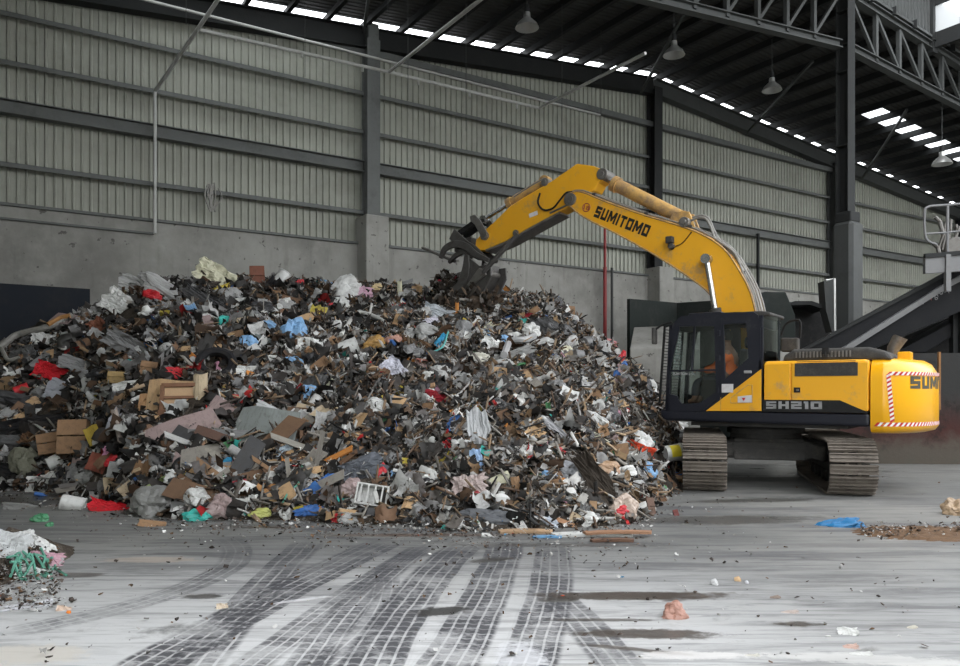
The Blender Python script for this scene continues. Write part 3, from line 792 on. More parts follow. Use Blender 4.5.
for i in range(ny_):
    y = CW0+.04+(W-CW0-.08)*i/(ny_-1); bl_ = -.14*math.sin(PI*i/(ny_-1))**.5 if 0 < i < ny_-1 else 0
    vs += [(xb+bl_, y, 2.02),(xb+bl_, y, zz0-.09)]
gb.add(vs, [(2*i,2*i+2,2*i+3,2*i+1) for i in range(ny_-1)]); part(gb, 'rear_window', M['glass'], cab, smooth=True)
# door seams, rail and mullions
dm = MB(); a_, b_ = ie(670,371,W-.02), ie(716,370,W-.02); dm.beam((a_[0],W-.02,a_[1]),(b_[0],W-.02,b_[1]),.03,.03)
c0, c1 = ie(695,326,W-.03), ie(692,370,W-.03); dm.beam((c0[0],W-.03,c0[1]),(c1[0],W-.03,c1[1]),.05,.03)
dm.tube([(p[0],W+.004,p[1]) for p in iel([(721,318),(720.5,395),(703,411)], W)], .006, 5)
part(dm, 'door_rail', M['navy'], cab)
dh = MB(); hx, hz = ie(748,372,W); dh.box((hx,W+.012,hz),(.13,.03,.05)); part(dh, 'door_handle', M['lettering_grey'], cab, bevel=.012)
hg = MB()
for px, py in ((719,333),(719,358),(718,390)): q = ie(px,py,W); hg.box((q[0],W+.015,q[1]),(.05,.03,.10))
part(hg, 'door_hinge', M['navy'], cab, bevel=.008)
yp = MB(); yp.prism(iel([(706,411),(761.5,369),(761.5,411)], W), W+.001, W+.012); ypo = part(yp, 'cab_lower_panel', M['yellow'], cab, bevel=.004)
sm = MB(); q = iel([(721,411),(721,397)], W); sm.beam((q[0][0],W+.014,q[0][1]),(q[1][0],W+.014,q[1][1]),.006,.008)
pts = iel([(731,403),(752.5,402.5),(752.5,385),(748,385),(731,398),(731,403)], W); sm.tube([(p[0],W+.014,p[1]) for p in pts], .008, 5)
part(sm, 'storage_hatch', M['yellow_dirty'], ypo)
st = MB(); q = iel([(722,384),(733.5,384),(733.5,392.5),(722,392.5)], W); st.prism(q, W+.013, W+.017); part(st, 'sticker', M['sticker'], cab)
st = MB(); q = iel([(738,396.5),(752,395),(752,402.5),(738,402.5)], W); st.prism(q, W+.016, W+.02); part(st, 'sticker', M['sticker'], cab)
st = MB(); q = iel([(742,397.8),(746,397.8),(744,401)], W); st.prism(q, W+.021, W+.023); part(st, 'sticker_mark', M['redtape'], cab)
txt_px('SUMITOMO SH', M['lettering_grey'], cab, 673,373.5,695,374, W-.02, .045, bold=.01)
# front guard bars
gg = MB(); xg = xf+.10
for y in (CW0+.05, .84, W-.02): gg.beam((xg+.02,y,1.45),(xg-.08,y,2.85),.035,.035)
for q in range(24): z = 1.5+q*.056; xq = xg+.02-.10*(z-1.45)/1.4; gg.beam((xq,CW0+.05,z),(xq,W-.02,z),.012,.012)
gg.beam((xg-.08,W-.02,2.83),(xf-.15,W-.1,2.9),.03,.03); gg.beam((xg,W-.02,1.5),(xf-.02,W-.1,1.5),.03,.03)
part(gg, 'windscreen_guard', M['black'], cab)
mr = MB(); q = iel([(672,322),(662,325),(656,329)], W+.05); mr.tube([(p[0],W+.05,p[1]) for p in q], .02); q = ie(654.5,336,W+.05)
mr2 = MB(); mr2.box((q[0],W+.05,q[1]),(.06,.16,.30)); mo = part(mr, 'mirror_arm', M['black'], cab); part(mr2, 'mirror', M['dusty'], cab, bevel=.02)
# right side mirror with hoop behind the cab
ym = -1.2
hp = MB(); q = iel([(781,336),(786,324),(796,320),(800.5,323),(800,338)], ym); hp.tube(smoothpath([(p[0],ym,p[1]) for p in q],4), .022); part(hp, 'mirror_hoop', M['black'], ex)
mr3 = MB(); q = iel([(782,338),(799,338),(799,352),(782,352)], ym); mr3.prism(q, ym-.1, ym+.1); part(mr3, 'side_mirror', M['dusty'], ex, bevel=.03)
tb = MB(); tb.box((.35,-.85,1.72),(1.6,.85,.8)); part(tb, 'tool_box', M['dusty'], ex, bevel=.05)
fm = MB()
for y in (-.28,.18): fm.prism([(.45,1.3),(-.5,1.3),(-.35,1.75),(.0,2.0),(.35,1.75)], y, y+.08)
part(fm, 'boom_foot_mount', M['dusty'], ex, bevel=.02)
# seat
se = MB(); se.box((.42,.84,1.70),(.52,.52,.16)); se.box((.12,.84,2.08),(.14,.50,.66), Matrix.Rotation(-.12,3,'Y')); se.box((.06,.84,2.52),(.10,.28,.20)); se.box((.40,.84,1.52),(.4,.4,.24))
part(se, 'seat', M['seat'], cab, bevel=.05, seg=3)
cs = MB(); cs.box((.62,1.12,1.72),(.36,.14,.3)); cs.box((.62,.56,1.72),(.36,.14,.3)); cs.tube([(.78,1.12,1.86),(.82,1.12,2.02)],.018); cs.tube([(.78,.56,1.86),(.82,.56,2.02)],.018)
part(cs, 'control_console', M['black'], cab, bevel=.02)
# --- boom : smooth outline in the side plane
YB = .27
top = smoothpath([(x,0,z) for x, z in iel([(570,193.5),(581,192),(607.5,202.5),(645,215.6),(675,224.5),(701,234),(724,249),(739,270),(750,291),(756,313)], YB)], 4)
bot = smoothpath([(x,0,z) for x, z in iel([(569,205),(585,217.5),(615,232.5),(645,249),(667.5,262.5),(690,277.5),(707,290.6),(714,302),(718,313)], YB)], 4)
foot_t = [(.02,2.15),(-.16,1.98),(-.18,1.80)]; foot_b = [(-.05,1.68),(.12,1.72),(.40,2.05)]
tp = [(p.x,p.z) for p in top]; bt = [(p.x,p.z) for p in bot]
tail_t = tp[-1]; tail_b = bt[-1]
outline = tp + [(tail_t[0]*.5+.02*.5-.02,(tail_t[1]+2.15)/2)] + foot_t + foot_b + [((tail_b[0]+.40)/2+.02,(tail_b[1]+2.05)/2)] + bt[::-1]
bm_ = MB(); bm_.prism(outline, -YB, YB)
boom = part(bm_, 'boom', M['yellow'], bevel=.018)
rim = MB()
for y in (-YB,YB):
    rim.tube([(p.x,y,p.z+.005) for p in top], .018, 5); rim.tube([(p.x,y,p.z-.005) for p in bot], .018, 5)
part(rim, 'boom_weld_edge', M['yellow_dirty'], boom)
txt_px('SUMITOMO', M['lettering_black'], boom, 595.5,211,649,231.5, YB+.005, .24, bold=.017)
rg = MB(); c_ = ie(586.5,207.5,YB); pts = [(c_[0]+.085*math.cos(a), YB+.006, c_[1]+.085*math.sin(a)) for a in [2*PI*i/20 for i in range(21)]]; rg.tube(pts,.010,5)
part(rg, 'round_badge', M['lettering_red'], boom)
txt_px('18', M['lettering_red'], boom, 583.8,207.2,589.2,208.2, YB+.006, .09, bold=.01)
def pin(px, py, y, r, w, mat='steel', parent=boom, name='pivot_pin'):
    x, z = ie(px, py, y); m = MB(); m.cyl((x,-w,z),(x,w,z),r,n=20); m.cyl((x,-w-.02,z),(x,w+.02,z),r*.55,n=14); return part(m, name, M[mat], parent, bevel=.008)
pin(571,199.5,YB,.13,YB+.05); pin(706.5,259,YB+.1,.085,YB+.14,'black'); pin(684,222,YB,.10,YB+.03)
wl_ = MB(); x, z = ie(670,240,YB+.08); wl_.box((x,YB+.09,z),(.14,.14,.13)); wl_.cyl((x-.02,YB+.0,z-.12),(x-.02,YB+.12,z-.12),.06); part(wl_, 'work_light', M['dusty'], boom, bevel=.02)
tb = MB(); q = iel([(674,247),(683,243),(692,232)], YB); tb.tube(smoothpath([(p[0],YB+.02,p[1]) for p in q],4), .010, 5); part(tb, 'hose', M['black'], boom)
br = MB(); q = iel([(668,222),(676,212),(690,212),(697,230)], .1)
for y in (-.16,.10): br.prism(q, y, y+.06)
part(br, 'cylinder_bracket', M['yellow_dirty'], boom, bevel=.01)
# hoses along the top of the boom
def off_path(P, d, y, i0=0, i1=None):
    out = []
    P = P[i0:i1]
    for i in range(0, len(P), 2):
        a, b_ = P[max(i-1,0)], P[min(i+1,len(P)-1)]; t = (b_-a).normalized(); n = Vector((-t.z,0,t.x))
        if n.z < 0 and abs(n.z) > .2: n = -n
        if abs(n.z) <= .2 and n.x > 0: n = -n
        out.append((P[i].x+n.x*d, y, P[i].z+n.z*d))
    return out
N_ = len(top)
for y, d, i0 in ((.20,.05,0),(.12,.07,0),(.03,.06,2),(-.06,.08,2),(-.15,.05,0)):
    h = MB(); h.tube(off_path(top, d, y, i0), .020, 7); part(h, 'hose', M['hose'], boom, smooth=True)
cl = MB()
for i in (6,12,18,24,29):
    if i < N_: cl.box((top[i].x, 0, top[i].z+.04), (.08,.46,.09))
part(cl, 'hose_clamp', M['dusty'], boom, bevel=.01)
for y, pts in ((.16,[(690,221),(699,217.5),(706,219),(711,228),(716,240),(727,250)]), (.08,[(688,219),(700,215.5),(708,218),(713,228),(719,240),(731,254)]),
               (.22,[(722,243),(735,254),(744,275),(752,292),(757,312)]), (.05,[(726,243),(740,258),(750,280),(757,296),(760,313)])):
    q = iel(pts, y); h = MB(); h.tube(smoothpath([(p[0],y,p[1]) for p in q],4), .024, 7); part(h, 'hose', M['hose'], boom, smooth=True)
# --- arm (stick)
YA = .20
arm_px = [(577,163.5),(594,166),(603,170),(606,175),(603,179),(598,183),(594,190),(590,193.5),(578,199),(569,206),(560,211),(532.5,226),(506,241),(486,249.5),(478,250.5),(475,247),(476,240),(486,229),(495,221),(510,206),(530,193.5),(551,181.5)]
am = MB(); am.prism(iel(arm_px, YA), -YA, YA); arm = part(am, 'arm', M['yellow'], bevel=.015)
wb = MB(); q = smoothpath([(p[0],0,p[1]) for p in iel([(560,212),(532.5,227),(506,242),(486,250)], YA)],3)
for a, b_ in zip(q[:-1], q[1:]): wb.beam((a.x,0,a.z-.015),(b_.x,0,b_.z-.015),YA*2+.05,.05)
part(wb, 'arm_wear_strip', M['steel'], arm)
st = MB(); q = iel([(529,214),(537.5,210.5),(538,214.5),(529.5,218)], YA); st.prism(q, YA+.002, YA+.008); part(st, 'sticker', M['sticker'], arm)
for px, py, r, w in ((571,199.5,.15,.25),(602,174,.12,.22),(545,182,.09,.22),(485.5,236,.10,.28),(516,233,.07,.24)):
    x, z = ie(px, py, YA); m = MB(); m.cyl((x,-w,z),(x,w,z),r,n=20); m.cyl((x,-w-.02,z),(x,w+.02,z),r*.5,n=12); part(m, 'pivot_pin', M['steel'], arm, bevel=.008)
h = MB(); q = iel([(540,193),(538,203),(544,210),(553,208),(560,200),(566,193),(572,192)], YA+.03); h.tube(smoothpath([(p[0],YA+.03,p[1]) for p in q],4), .022, 7); part(h, 'hose', M['black'], arm, smooth=True)
h = MB(); q = iel([(569,204),(563,207),(550,213)], YA+.02); h.tube(smoothpath([(p[0],YA+.02,p[1]) for p in q],4), .022, 7); part(h, 'hose', M['steel'], arm, smooth=True)
# --- cylinders
def cylinder(pa, pm, pb, y, rb, rr, name='hydraulic_cylinder', mat='yellow_dirty'):
    (ax,az),(mx,mz),(bx,bz) = (ie(*p, y) for p in (pa,pm,pb))
    m = MB(); m.cyl((ax,y,az),(mx,y,mz),rb,n=20); d = (Vector((mx,0,mz))-Vector((ax,0,az))).normalized()
    m.cyl((mx-d.x*.12,y,mz-d.z*.12),(mx,y,mz),rb*1.22,n=20); m.cyl((ax,y-.09,az),(ax,y+.09,az),rb*1.1,n=18)
    o = part(m, name, M[mat], smooth=True)
    r = MB(); r.cyl((mx,y,mz),(bx,y,bz),rr,n=14); r.cyl((bx,y-.08,bz),(bx,y+.08,bz),rr*1.7,n=16); part(r, 'rod', M['chrome'] if rr < .06 else M['dusty'], o, smooth=True)
    return o
cylinder((684,219),(613.5,183.5),(602,174.5), -.02, .135, .05)
cylinder((545.5,181.5),(508,204.5),(484,219.5), .0, .11, .05)
for y in (YB+.12, -YB-.12): cylinder((722,345),(715,309),(706.5,259), y, .09, .055, mat='dusty')
h = MB(); q = iel([(545,178),(530,186.5),(514,197)], .1); h.tube(smoothpath([(p[0],.1,p[1]) for p in q],3), .02, 6); part(h, 'hose', M['hose'], arm, smooth=True)
# --- grapple
gp = MB()
hb = iel([(455.5,240.5),(460.5,230.5),(466,236),(474,243),(481,247),(487,253),(493,259),(491,262),(484,261.5),(471,254.5)], .0)
for y in (-.26,.18): gp.prism(hb, y, y+.08)
x, z = ie(468,246,0); gp.box((x,0,z),(.5,.42,.3))
grp = part(gp, 'grapple', M['grapple'], bevel=.015)
lk = MB()
q1 = iel([(470,216.5),(475,214.5),(480,220),(487.5,233),(485,238),(481,236),(475,225),(471,221)], .28)
for y in (-.30,.24): lk.prism(q1, y, y+.06)
part(lk, 'link_plate', M['steel'], bevel=.01)
l2 = MB(); a_, b_ = ie(482,221,0), ie(461,236,0)
for y in (-.14,.14): l2.beam((a_[0],y,a_[1]),(b_[0],y,b_[1]),.09,.13)
part(l2, 'link_bar', M['black'], bevel=.015)
def tine(pts, ys, th, name='grapple_tine', wid=.07):
    for y in ys:
        P = smoothpath([(p[0],0,p[1]) for p in iel(pts, y)], 4); n = len(P); up, dn = [], []
        for i, p in enumerate(P):
            a, b_ = P[max(i-1,0)], P[min(i+1,n-1)]; t = (b_-a).normalized(); nn = Vector((-t.z,0,t.x)); w_ = th*(.35+.65*math.sin(PI*(.12+.80*i/(n-1))))
            up.append((p.x+nn.x*w_/2, p.z+nn.z*w_/2)); dn.append((p.x-nn.x*w_/2, p.z-nn.z*w_/2))
        m = MB(); m.prism(up+dn[::-1], y-wid/2, y+wid/2); part(m, name, M['grapple'], grp, bevel=.012)
tine([(441,258.5),(445,249),(455,244.2),(466,246.5),(476,254.5),(489,260.5)], (-.30,.0,.30), .17)
tine([(449,263),(456,255.5),(464,252),(472,258)], (-.2,.2), .12)
tine([(451,293),(461,284),(466,270),(467,255)], (-.34,-.12,.12,.34), .22)
sh = MB(); sp_ = iel([(467.5,256),(480,266),(491.5,264.5),(492,276),(484.5,291),(471,297),(457,292),(464,285)], .3)
for y in (-.34,.28): sh.prism(sp_, y, y+.06)
bk = iel([(491.5,265),(492.5,276),(485,291),(471,297.5),(457,293)], 0)
for a_, b_ in zip(bk[:-1], bk[1:]): sh.beam((a_[0],0,a_[1]),(b_[0],0,b_[1]),.64,.04)
for t in (0.25,.5,.75):
    a_ = ie(470+6*t*2,266+20*t,0); sh.box((a_[0],0,a_[1]),(.12,.62,.04), Matrix.Rotation(.6,3,'Y'))
part(sh, 'grapple_bucket', M['grapple'], grp, bevel=.012)
x, z = ie(482.5,272.5,.36); pn = MB(); pn.cyl((x,-.42,z),(x,.42,z),.07,n=16); q = iel([(480,268),(486,270),(487,275),(471,287),(468,285)], .36); pn.prism(q,.36,.41); part(pn, 'jaw_pivot', M['steel'], grp, bevel=.01)
a_, b_ = ie(518,234,.3), ie(483,272.5,.42)
rd = MB(); rd.cyl((a_[0],.30,a_[1]),(b_[0],.42,b_[1]),.055,n=14); part(rd, 'stay_rod', M['grapple'])
a_, b_ = ie(420,247,.0), ie(458,262,.0); rr_ = MB(); rr_.cyl((a_[0],-.1,a_[1]),(b_[0],.1,b_[1]),.04,n=10)
thing1('bent_pipe', rr_, M['steel'], 'long steel pipe caught in the jaws of the grapple, sticking out to one side', 'pipe')
bpy.data.objects['bent_pipe'].matrix_world = Matrix.Translation(EC) @ Matrix.Rotation(EA,4,'Z')
# ------------------------------------------------------------------ operator in the cab
def to_w(x,y,z): return EC + FX*x + LY*y + Vector((0,0,z))
def skin_figure(name, joints, edges, radii, mat, parent=None, root=0, sub=2):
    me = bpy.data.meshes.new(name); me.from_pydata(joints, edges, []); o = bpy.data.objects.new(name, me); COL.objects.link(o)
    if parent: o.parent = parent
    me.materials.append(mat)
    sk = o.modifiers.new('skin', 'SKIN'); sk.use_smooth_shade = True
    for i, r in enumerate(radii):
        v = me.skin_vertices[0].data[i]; v.radius = (r, r) if not isinstance(r, tuple) else r; v.use_root = (i == root)
    ss = o.modifiers.new('sub', 'SUBSURF'); ss.levels = sub; ss.render_levels = sub
    return o
op = empty('person', to_w(.50,.84,1.44), EA, label='person in an orange long-sleeved top sitting at the controls inside the cab', cat='person')
def L_(x,y,z): return (x-.40, y-.84, z-1.44)
J = [L_(.34,.84,1.86), L_(.30,.84,2.02), L_(.28,.84,2.22), L_(.30,.84,2.38), L_(.33,.84,2.47), L_(.36,.84,2.58),
     L_(.30,1.04,2.32), L_(.46,1.10,2.08), L_(.70,1.10,2.03), L_(.79,1.11,2.04),
     L_(.30,.64,2.32), L_(.46,.58,2.08), L_(.70,.57,2.03), L_(.79,.57,2.04),
     L_(.50,.94,1.86), L_(.86,.98,1.84), L_(.90,.98,1.50), L_(1.02,.98,1.47),
     L_(.50,.74,1.86), L_(.86,.70,1.84), L_(.90,.70,1.50), L_(1.02,.70,1.47)]
Ed = [(0,1),(1,2),(2,3),(3,4),(4,5),(3,6),(6,7),(7,8),(8,9),(3,10),(10,11),(11,12),(12,13),(0,14),(14,15),(15,16),(16,17),(0,18),(18,19),(19,20),(20,21)]
Rr = [.15,.15,.155,.10,.055,.085,.075,.055,.042,.03,.075,.055,.042,.03,.09,.07,.055,.04,.09,.07,.055,.04]
body = skin_figure('body', J, Ed, Rr, M['skin'], op)
J2 = [L_(.34,.84,1.92), L_(.30,.84,2.04), L_(.28,.84,2.22), L_(.29,.84,2.36), L_(.30,1.05,2.32), L_(.46,1.11,2.08), L_(.68,1.105,2.03), L_(.30,.63,2.32), L_(.46,.57,2.08), L_(.68,.565,2.03)]
skin_figure('long_sleeved_top', J2, [(0,1),(1,2),(2,3),(3,4),(4,5),(5,6),(3,7),(7,8),(8,9)], [.165,.165,.18,.12,.10,.085,.072,.10,.085,.072], M['orange'], op)
J3 = [L_(.34,.84,1.86), L_(.50,.94,1.86), L_(.86,.98,1.84), L_(.90,.98,1.54), L_(.50,.74,1.86), L_(.86,.70,1.84), L_(.90,.70,1.54)]
skin_figure('trousers', J3, [(0,1),(1,2),(2,3),(0,4),(4,5),(5,6)], [.165,.105,.085,.068,.105,.085,.068], M['jeans'], op)
# head: face with nose, ears; cap of hair
hm = bmesh.new(); bmesh.ops.create_uvsphere(hm, u_segments=20, v_segments=14, radius=1)
for v in hm.verts:
    x, y, z = v.co; v.co = (x*.105*(1+.05*z), y*.078, z*.125 - (.012 if z < -.3 else 0))
    if x > .75 and abs(y) < .25 and -.35 < z < .15: v.co.x += .022
me = bpy.data.meshes.new('head'); hm.to_mesh(me); hm.free(); me.materials.append(M['skin']); ho = bpy.data.objects.new('head', me); COL.objects.link(ho); ho.parent = op; ho.location = L_(.37,.84,2.64)
me.polygons.foreach_set('use_smooth',[True]*len(me.polygons))
e_ = MB()
for y in (-.03,.03): e_.box((.098,y,.015),(.015,.022,.010))
e_.box((.098,0,-.065),(.012,.045,.008)); part(e_, 'eyes_and_mouth', M['hair'], ho)
e_ = MB()
for y in (-.08,.08): e_.box((0,y,0),(.035,.016,.055))
part(e_, 'ears', M['skin'], ho, bevel=.006)
hm = bmesh.new(); bmesh.ops.create_uvsphere(hm, u_segments=20, v_segments=14, radius=1)
for v in hm.verts: x, y, z = v.co; v.co = (x*.115-.012, y*.088, z*.125+.014)
bmesh.ops.delete(hm, geom=[v for v in hm.verts if v.co.x > .045 and v.co.z < .055 or v.co.z < -.07], context='VERTS')
me = bpy.data.meshes.new('hair'); hm.to_mesh(me); hm.free(); me.materials.append(M['hair']); hr = bpy.data.objects.new('hair', me); COL.objects.link(hr); hr.parent = op; hr.location = ho.location
for sy, yy in ((1,1.11),(-1,.57)):
    base = Vector(L_(.78,yy,2.03))
    for fi in range(4):
        y = base.y + (fi-1.5)*.019; b0 = Vector((base.x+.02, y, base.z+.01))
        skin_figure('finger', [tuple(b0), tuple(b0+Vector((.04,0,-.005))), tuple(b0+Vector((.055,0,-.03))), tuple(b0+Vector((.04,0,-.045)))], [(0,1),(1,2),(2,3)], [.010,.009,.008,.007], M['skin'], body, sub=1)
    b0 = base + Vector((-.01,-sy*.03,.01)); skin_figure('thumb', [tuple(b0), tuple(b0+Vector((.03,-sy*.02,.0))), tuple(b0+Vector((.05,-sy*.01,-.02)))], [(0,1),(1,2)], [.012,.010,.008], M['skin'], body, sub=1)
# ------------------------------------------------------------------ conveyor, platform, bunkers, push wall
def to_plane(px, py, D0, slope=0.0):
    """point on the vertical plane y = D0 + slope*x"""
    t = (px-CX)/F; D = D0/(1-slope*t); return Vector((t*D, D, H0+(HY-py)/F*D))
DC = 19.5
def plate(pts, D0, th, mat, name, parent=None, label=None, slope=0.0, **kw):
    P = [to_plane(px,py,D0,slope) for px,py in pts]; n = len(P); m = MB(); o = Vector((0,th,0))
    m.add(P+[p+o for p in P], [tuple(range(n)), tuple(range(2*n-1,n-1,-1))]+[(i,(i+1)%n,n+(i+1)%n,n+i) for i in range(n)])
    ob = m.build(name, mat, parent, **kw)
    if label: ob['label'] = label
    return ob
cv = empty('conveyor', (0,0,0), label='long dark inclined conveyor with faint lettering on its side, rising behind the excavator', cat='conveyor')
plate([(760,392),(792,356),(948,273),(1010,240),(1010,290),(868,351),(835,362),(800,392)], DC, .05, M['conveyor'], 'side_plate', cv)
plate([(760,392),(792,356),(948,273),(1010,240),(1010,290),(868,351),(835,362),(800,392)], DC+1.2, .05, M['conveyor'], 'side_plate', cv)
plate([(790,359),(948,275),(1010,242),(1010,238),(948,271),(788,357)], DC-.08, .12, M['darkframe'], 'top_flange', cv)
fl_ = plate([(822,361),(943,285),(1010,250),(1010,255),(948,288),(832,361)], DC-.12, .12, M['convstripe'], 'stiffener', cv)
b = MB(); a_, c_ = to_plane(772,385,DC), to_plane(1010,252,DC); b.beam(a_+Vector((0,.62,0)), c_+Vector((0,.62,0)), 1.1, .06); b.build('belt', M['black'], cv)
for txt, mt, (xa_, ya_), (xb_, yb_) in (('www.the', 'lettering_dim', (899,313), (923,301)), ('skip','lettering_red',(925,300),(931.5,296.5)), ('group','lettering_dim',(933,296),(949,287))):
    me = text_mesh(txt, 1, .005, .002); xs_ = [v.co.x for v in me.vertices]; A, B = to_plane(xa_,ya_,DC-.01), to_plane(xb_,yb_,DC-.01)
    sc_ = (B-A).length/(max(xs_)-min(xs_)); an = math.atan2(B.z-A.z, B.x-A.x)
    for v in me.vertices:
        a, b2 = (v.co.x-min(xs_))*sc_, v.co.y*sc_*1.25
        v.co = A + Vector((a*math.cos(an)-b2*math.sin(an), -v.co.z, a*math.sin(an)+b2*math.cos(an)))
    me.materials.append(M[mt]); o = bpy.data.objects.new('lettering', me); COL.objects.link(o); o.parent = cv
# lower conveyor and black slab painting the dark void below it
lc = tag(plate([(896,352),(960,318),(1010,295),(1010,312),(960,332),(926,353)], DC+.6, .6, M['conveyor'], 'lower_conveyor', bevel=.03), 'shorter dark inclined chute beneath the lettered conveyor', 'chute')
tag(plate([(845,392),(868,352),(1010,292),(1010,400)], DC+1.5, .9, M['black'], 'dark_void_slab'), 'flat black slab painting the dark void around machinery under the lettered conveyor', 'machine')
for i,(px,pw) in enumerate(((834,8),(955,9))):
    m = MB(); p = to_plane(px,392,DC+.6); zt_ = to_plane(px,352 if i == 0 else 290,DC+.6).z; m.ibeam((p.x,p.y,0),(p.x,p.y,zt_),.2,.2,.02,up=(1,0,0)); m.build('support_leg', M['darkframe'], cv)
# platform with railing
pf = empty('maintenance_platform', to_plane(945,268,DC-.6), label='railed maintenance platform at the upper end of the lettered conveyor', cat='platform')
O = pf.location.copy()
def pp(px, py, d=-.6): return to_plane(px,py,DC+d) - O
m = MB(); a_, c_ = pp(925.5,266), pp(1010,258); m.add([*(pp(925.5,255.5),pp(1010,248),pp(1010,268),pp(925.5,273.5)), *(p+Vector((0,.12,0)) for p in (pp(925.5,255.5),pp(1010,248),pp(1010,268),pp(925.5,273.5)))],
    [(0,1,2,3),(7,6,5,4),(0,4,5,1),(1,5,6,2),(2,6,7,3),(3,7,4,0)]); m.build('platform_deck', M['convstripe'], pf)
m = MB(); m.beam(pp(924.5,256),pp(1010,248.5),.08,.10); m.build('kick_edge', M['darkframe'], pf)
m = MB(); m.box(pp(947.5,273), (.12,.1,.9)); m.build('deck_bracket', M['convstripe'], pf)
for d in (-.6, -.35):
    m = MB()
    m.tube(smoothpath([pp(937,245,d),pp(926,238,d),pp(924.5,214,d),pp(928,207,d),pp(947,205,d),pp(1010,200,d)],4), .03, 8)
    m.tube([pp(925,234,d),pp(947,232.5,d),pp(1010,226,d)], .025, 8); m.tube([pp(947.5,262,d),pp(947.5,205,d)], .035, 8); m.tube([pp(975,262,d),pp(975,203,d)], .03, 8)
    m.build('railing', M['convstripe'], pf, smooth=True)
dm = MB(); a_ = to_plane(960,248,DC); dm.cyl(a_+Vector((0,.1,0)), a_+Vector((0,.5,0)), .30, n=20); 
for i in range(7):
    q = to_plane(938+i*4, 250, DC+.1*i); e2 = to_plane(942+i*4+random.uniform(-5,8), 222+random.uniform(-8,10), DC+.1*i); dm.tube([q, (q+e2)/2+Vector((.05,0,.1)), e2], .035, 7)
tag(dm.build('drive_unit', M['steel']), 'cluster of grey pipes and a drive drum behind the platform railing', 'machine')
for q, (px0,py0) in enumerate(((933,214),(931,240))):
    lm = MB(); a_ = to_plane(px0+2,py0+3,DC-.1); lm.tube([a_, a_+Vector((.12,0,-.12)), a_+Vector((.2,.0,-.45))], .05, 8); tag(lm.build('cable_guard', M['steel']), ('upper' if q==0 else 'lower')+' bent grey conduit at the corner of the platform railing','conduit')
# push wall at the right
def gpt(px, py): D = H0*F/(py-HY); return Vector(((px-CX)/F*D, D, 0))
m = MB(); a_ = Vector((8.3,18.0,0)); b_ = Vector((16.5,17.4,0))
m.beam(a_+Vector((0,.2,1.27)), b_+Vector((0,.2,1.27)), .4, 2.54); struct(m.build('wall_right_push', M['pushwall']))
p = to_plane(941,392,17.45); m = MB(); m.box((p.x,17.52,1.9),(.05,.05,1.3)); tag(m.build('angle_iron', worn('rusty_orange_steel',(.22,.10,.03),(.08,.05,.03),.5,5,.7)), 'thin rusty upright on the stained push wall behind the counterweight', 'post')
# bunker panels and sloping concrete between the wall and the cab
m = MB()
A = to_plane(627,392,26.2); B = to_plane(674,392,28.0); C_ = to_plane(770,392,26.0)
zt_ = lambda P, py: H0+(HY-py)/F*P.y
m.add([Vector((A.x,A.y,0)),Vector((B.x,B.y,0)),Vector((B.x,B.y,zt_(B,303))),Vector((A.x,A.y,zt_(A,299)))],[(0,1,2,3)])
m.add([Vector((B.x,B.y,0)),Vector((C_.x,C_.y,0)),Vector((C_.x,C_.y,zt_(C_,297))),Vector((B.x,B.y,zt_(B,303)))],[(0,1,2,3)])
o = m.build('bunker_wall', M['greenpanel']); md = o.modifiers.new('s','SOLIDIFY'); md.thickness = .12; tag(o, 'dark green steel bunker wall behind the cab, under the boom', 'bunker')
m = MB(); G = [to_plane(630,348,23.0), to_plane(700,349,23.0), to_plane(700,392+1.65*F/23.0,23.0), to_plane(630,392+1.65*F/23,23.0)]
T0, T1 = to_plane(634,327,25.6), to_plane(700,325,25.6)
m.add([*G, T0, T1, Vector((T1.x,T1.y,0)), Vector((T0.x,T0.y,0))], [(0,1,2,3),(0,4,5,1),(4,7,6,5),(0,3,7,4),(1,5,6,2)])
tag(m.build('concrete_block', M['concrete'], bevel=.03), 'big concrete block with a sloping top between the heap and the cab', 'block')
sh = empty('loading_hood', (0,0,0), label='dark angular hood with a black opening between the cab and the hall column', cat='hood')
plate([(757,297),(765,291.5),(786,292),(795.5,315),(796,350),(757,350)], 21.5, .5, M['greenpanel'], 'hood_side', sh, bevel=.03)
plate([(790,302),(812,302),(829,308),(831,350),(833,392),(800,392)], 22.6, .05, M['black'], 'hood_back', sh)
plate([(786,305),(795,301),(812,301),(829,307),(826,310),(810,304.5),(795,305)], 21.8, .8, M['darkframe'], 'hood_rim', sh)
plate([(824,281),(833,278),(835,279),(835,332),(832,332),(826,310)], 21.6, .4, M['frame'], 'hood_end', sh)
m = MB(); m.tube([to_plane(826,280.5,21.4),to_plane(834.5,278.5,21.4),to_plane(835,331,21.4)], .035, 8); m.build('hood_rail', M['lamp'], sh)
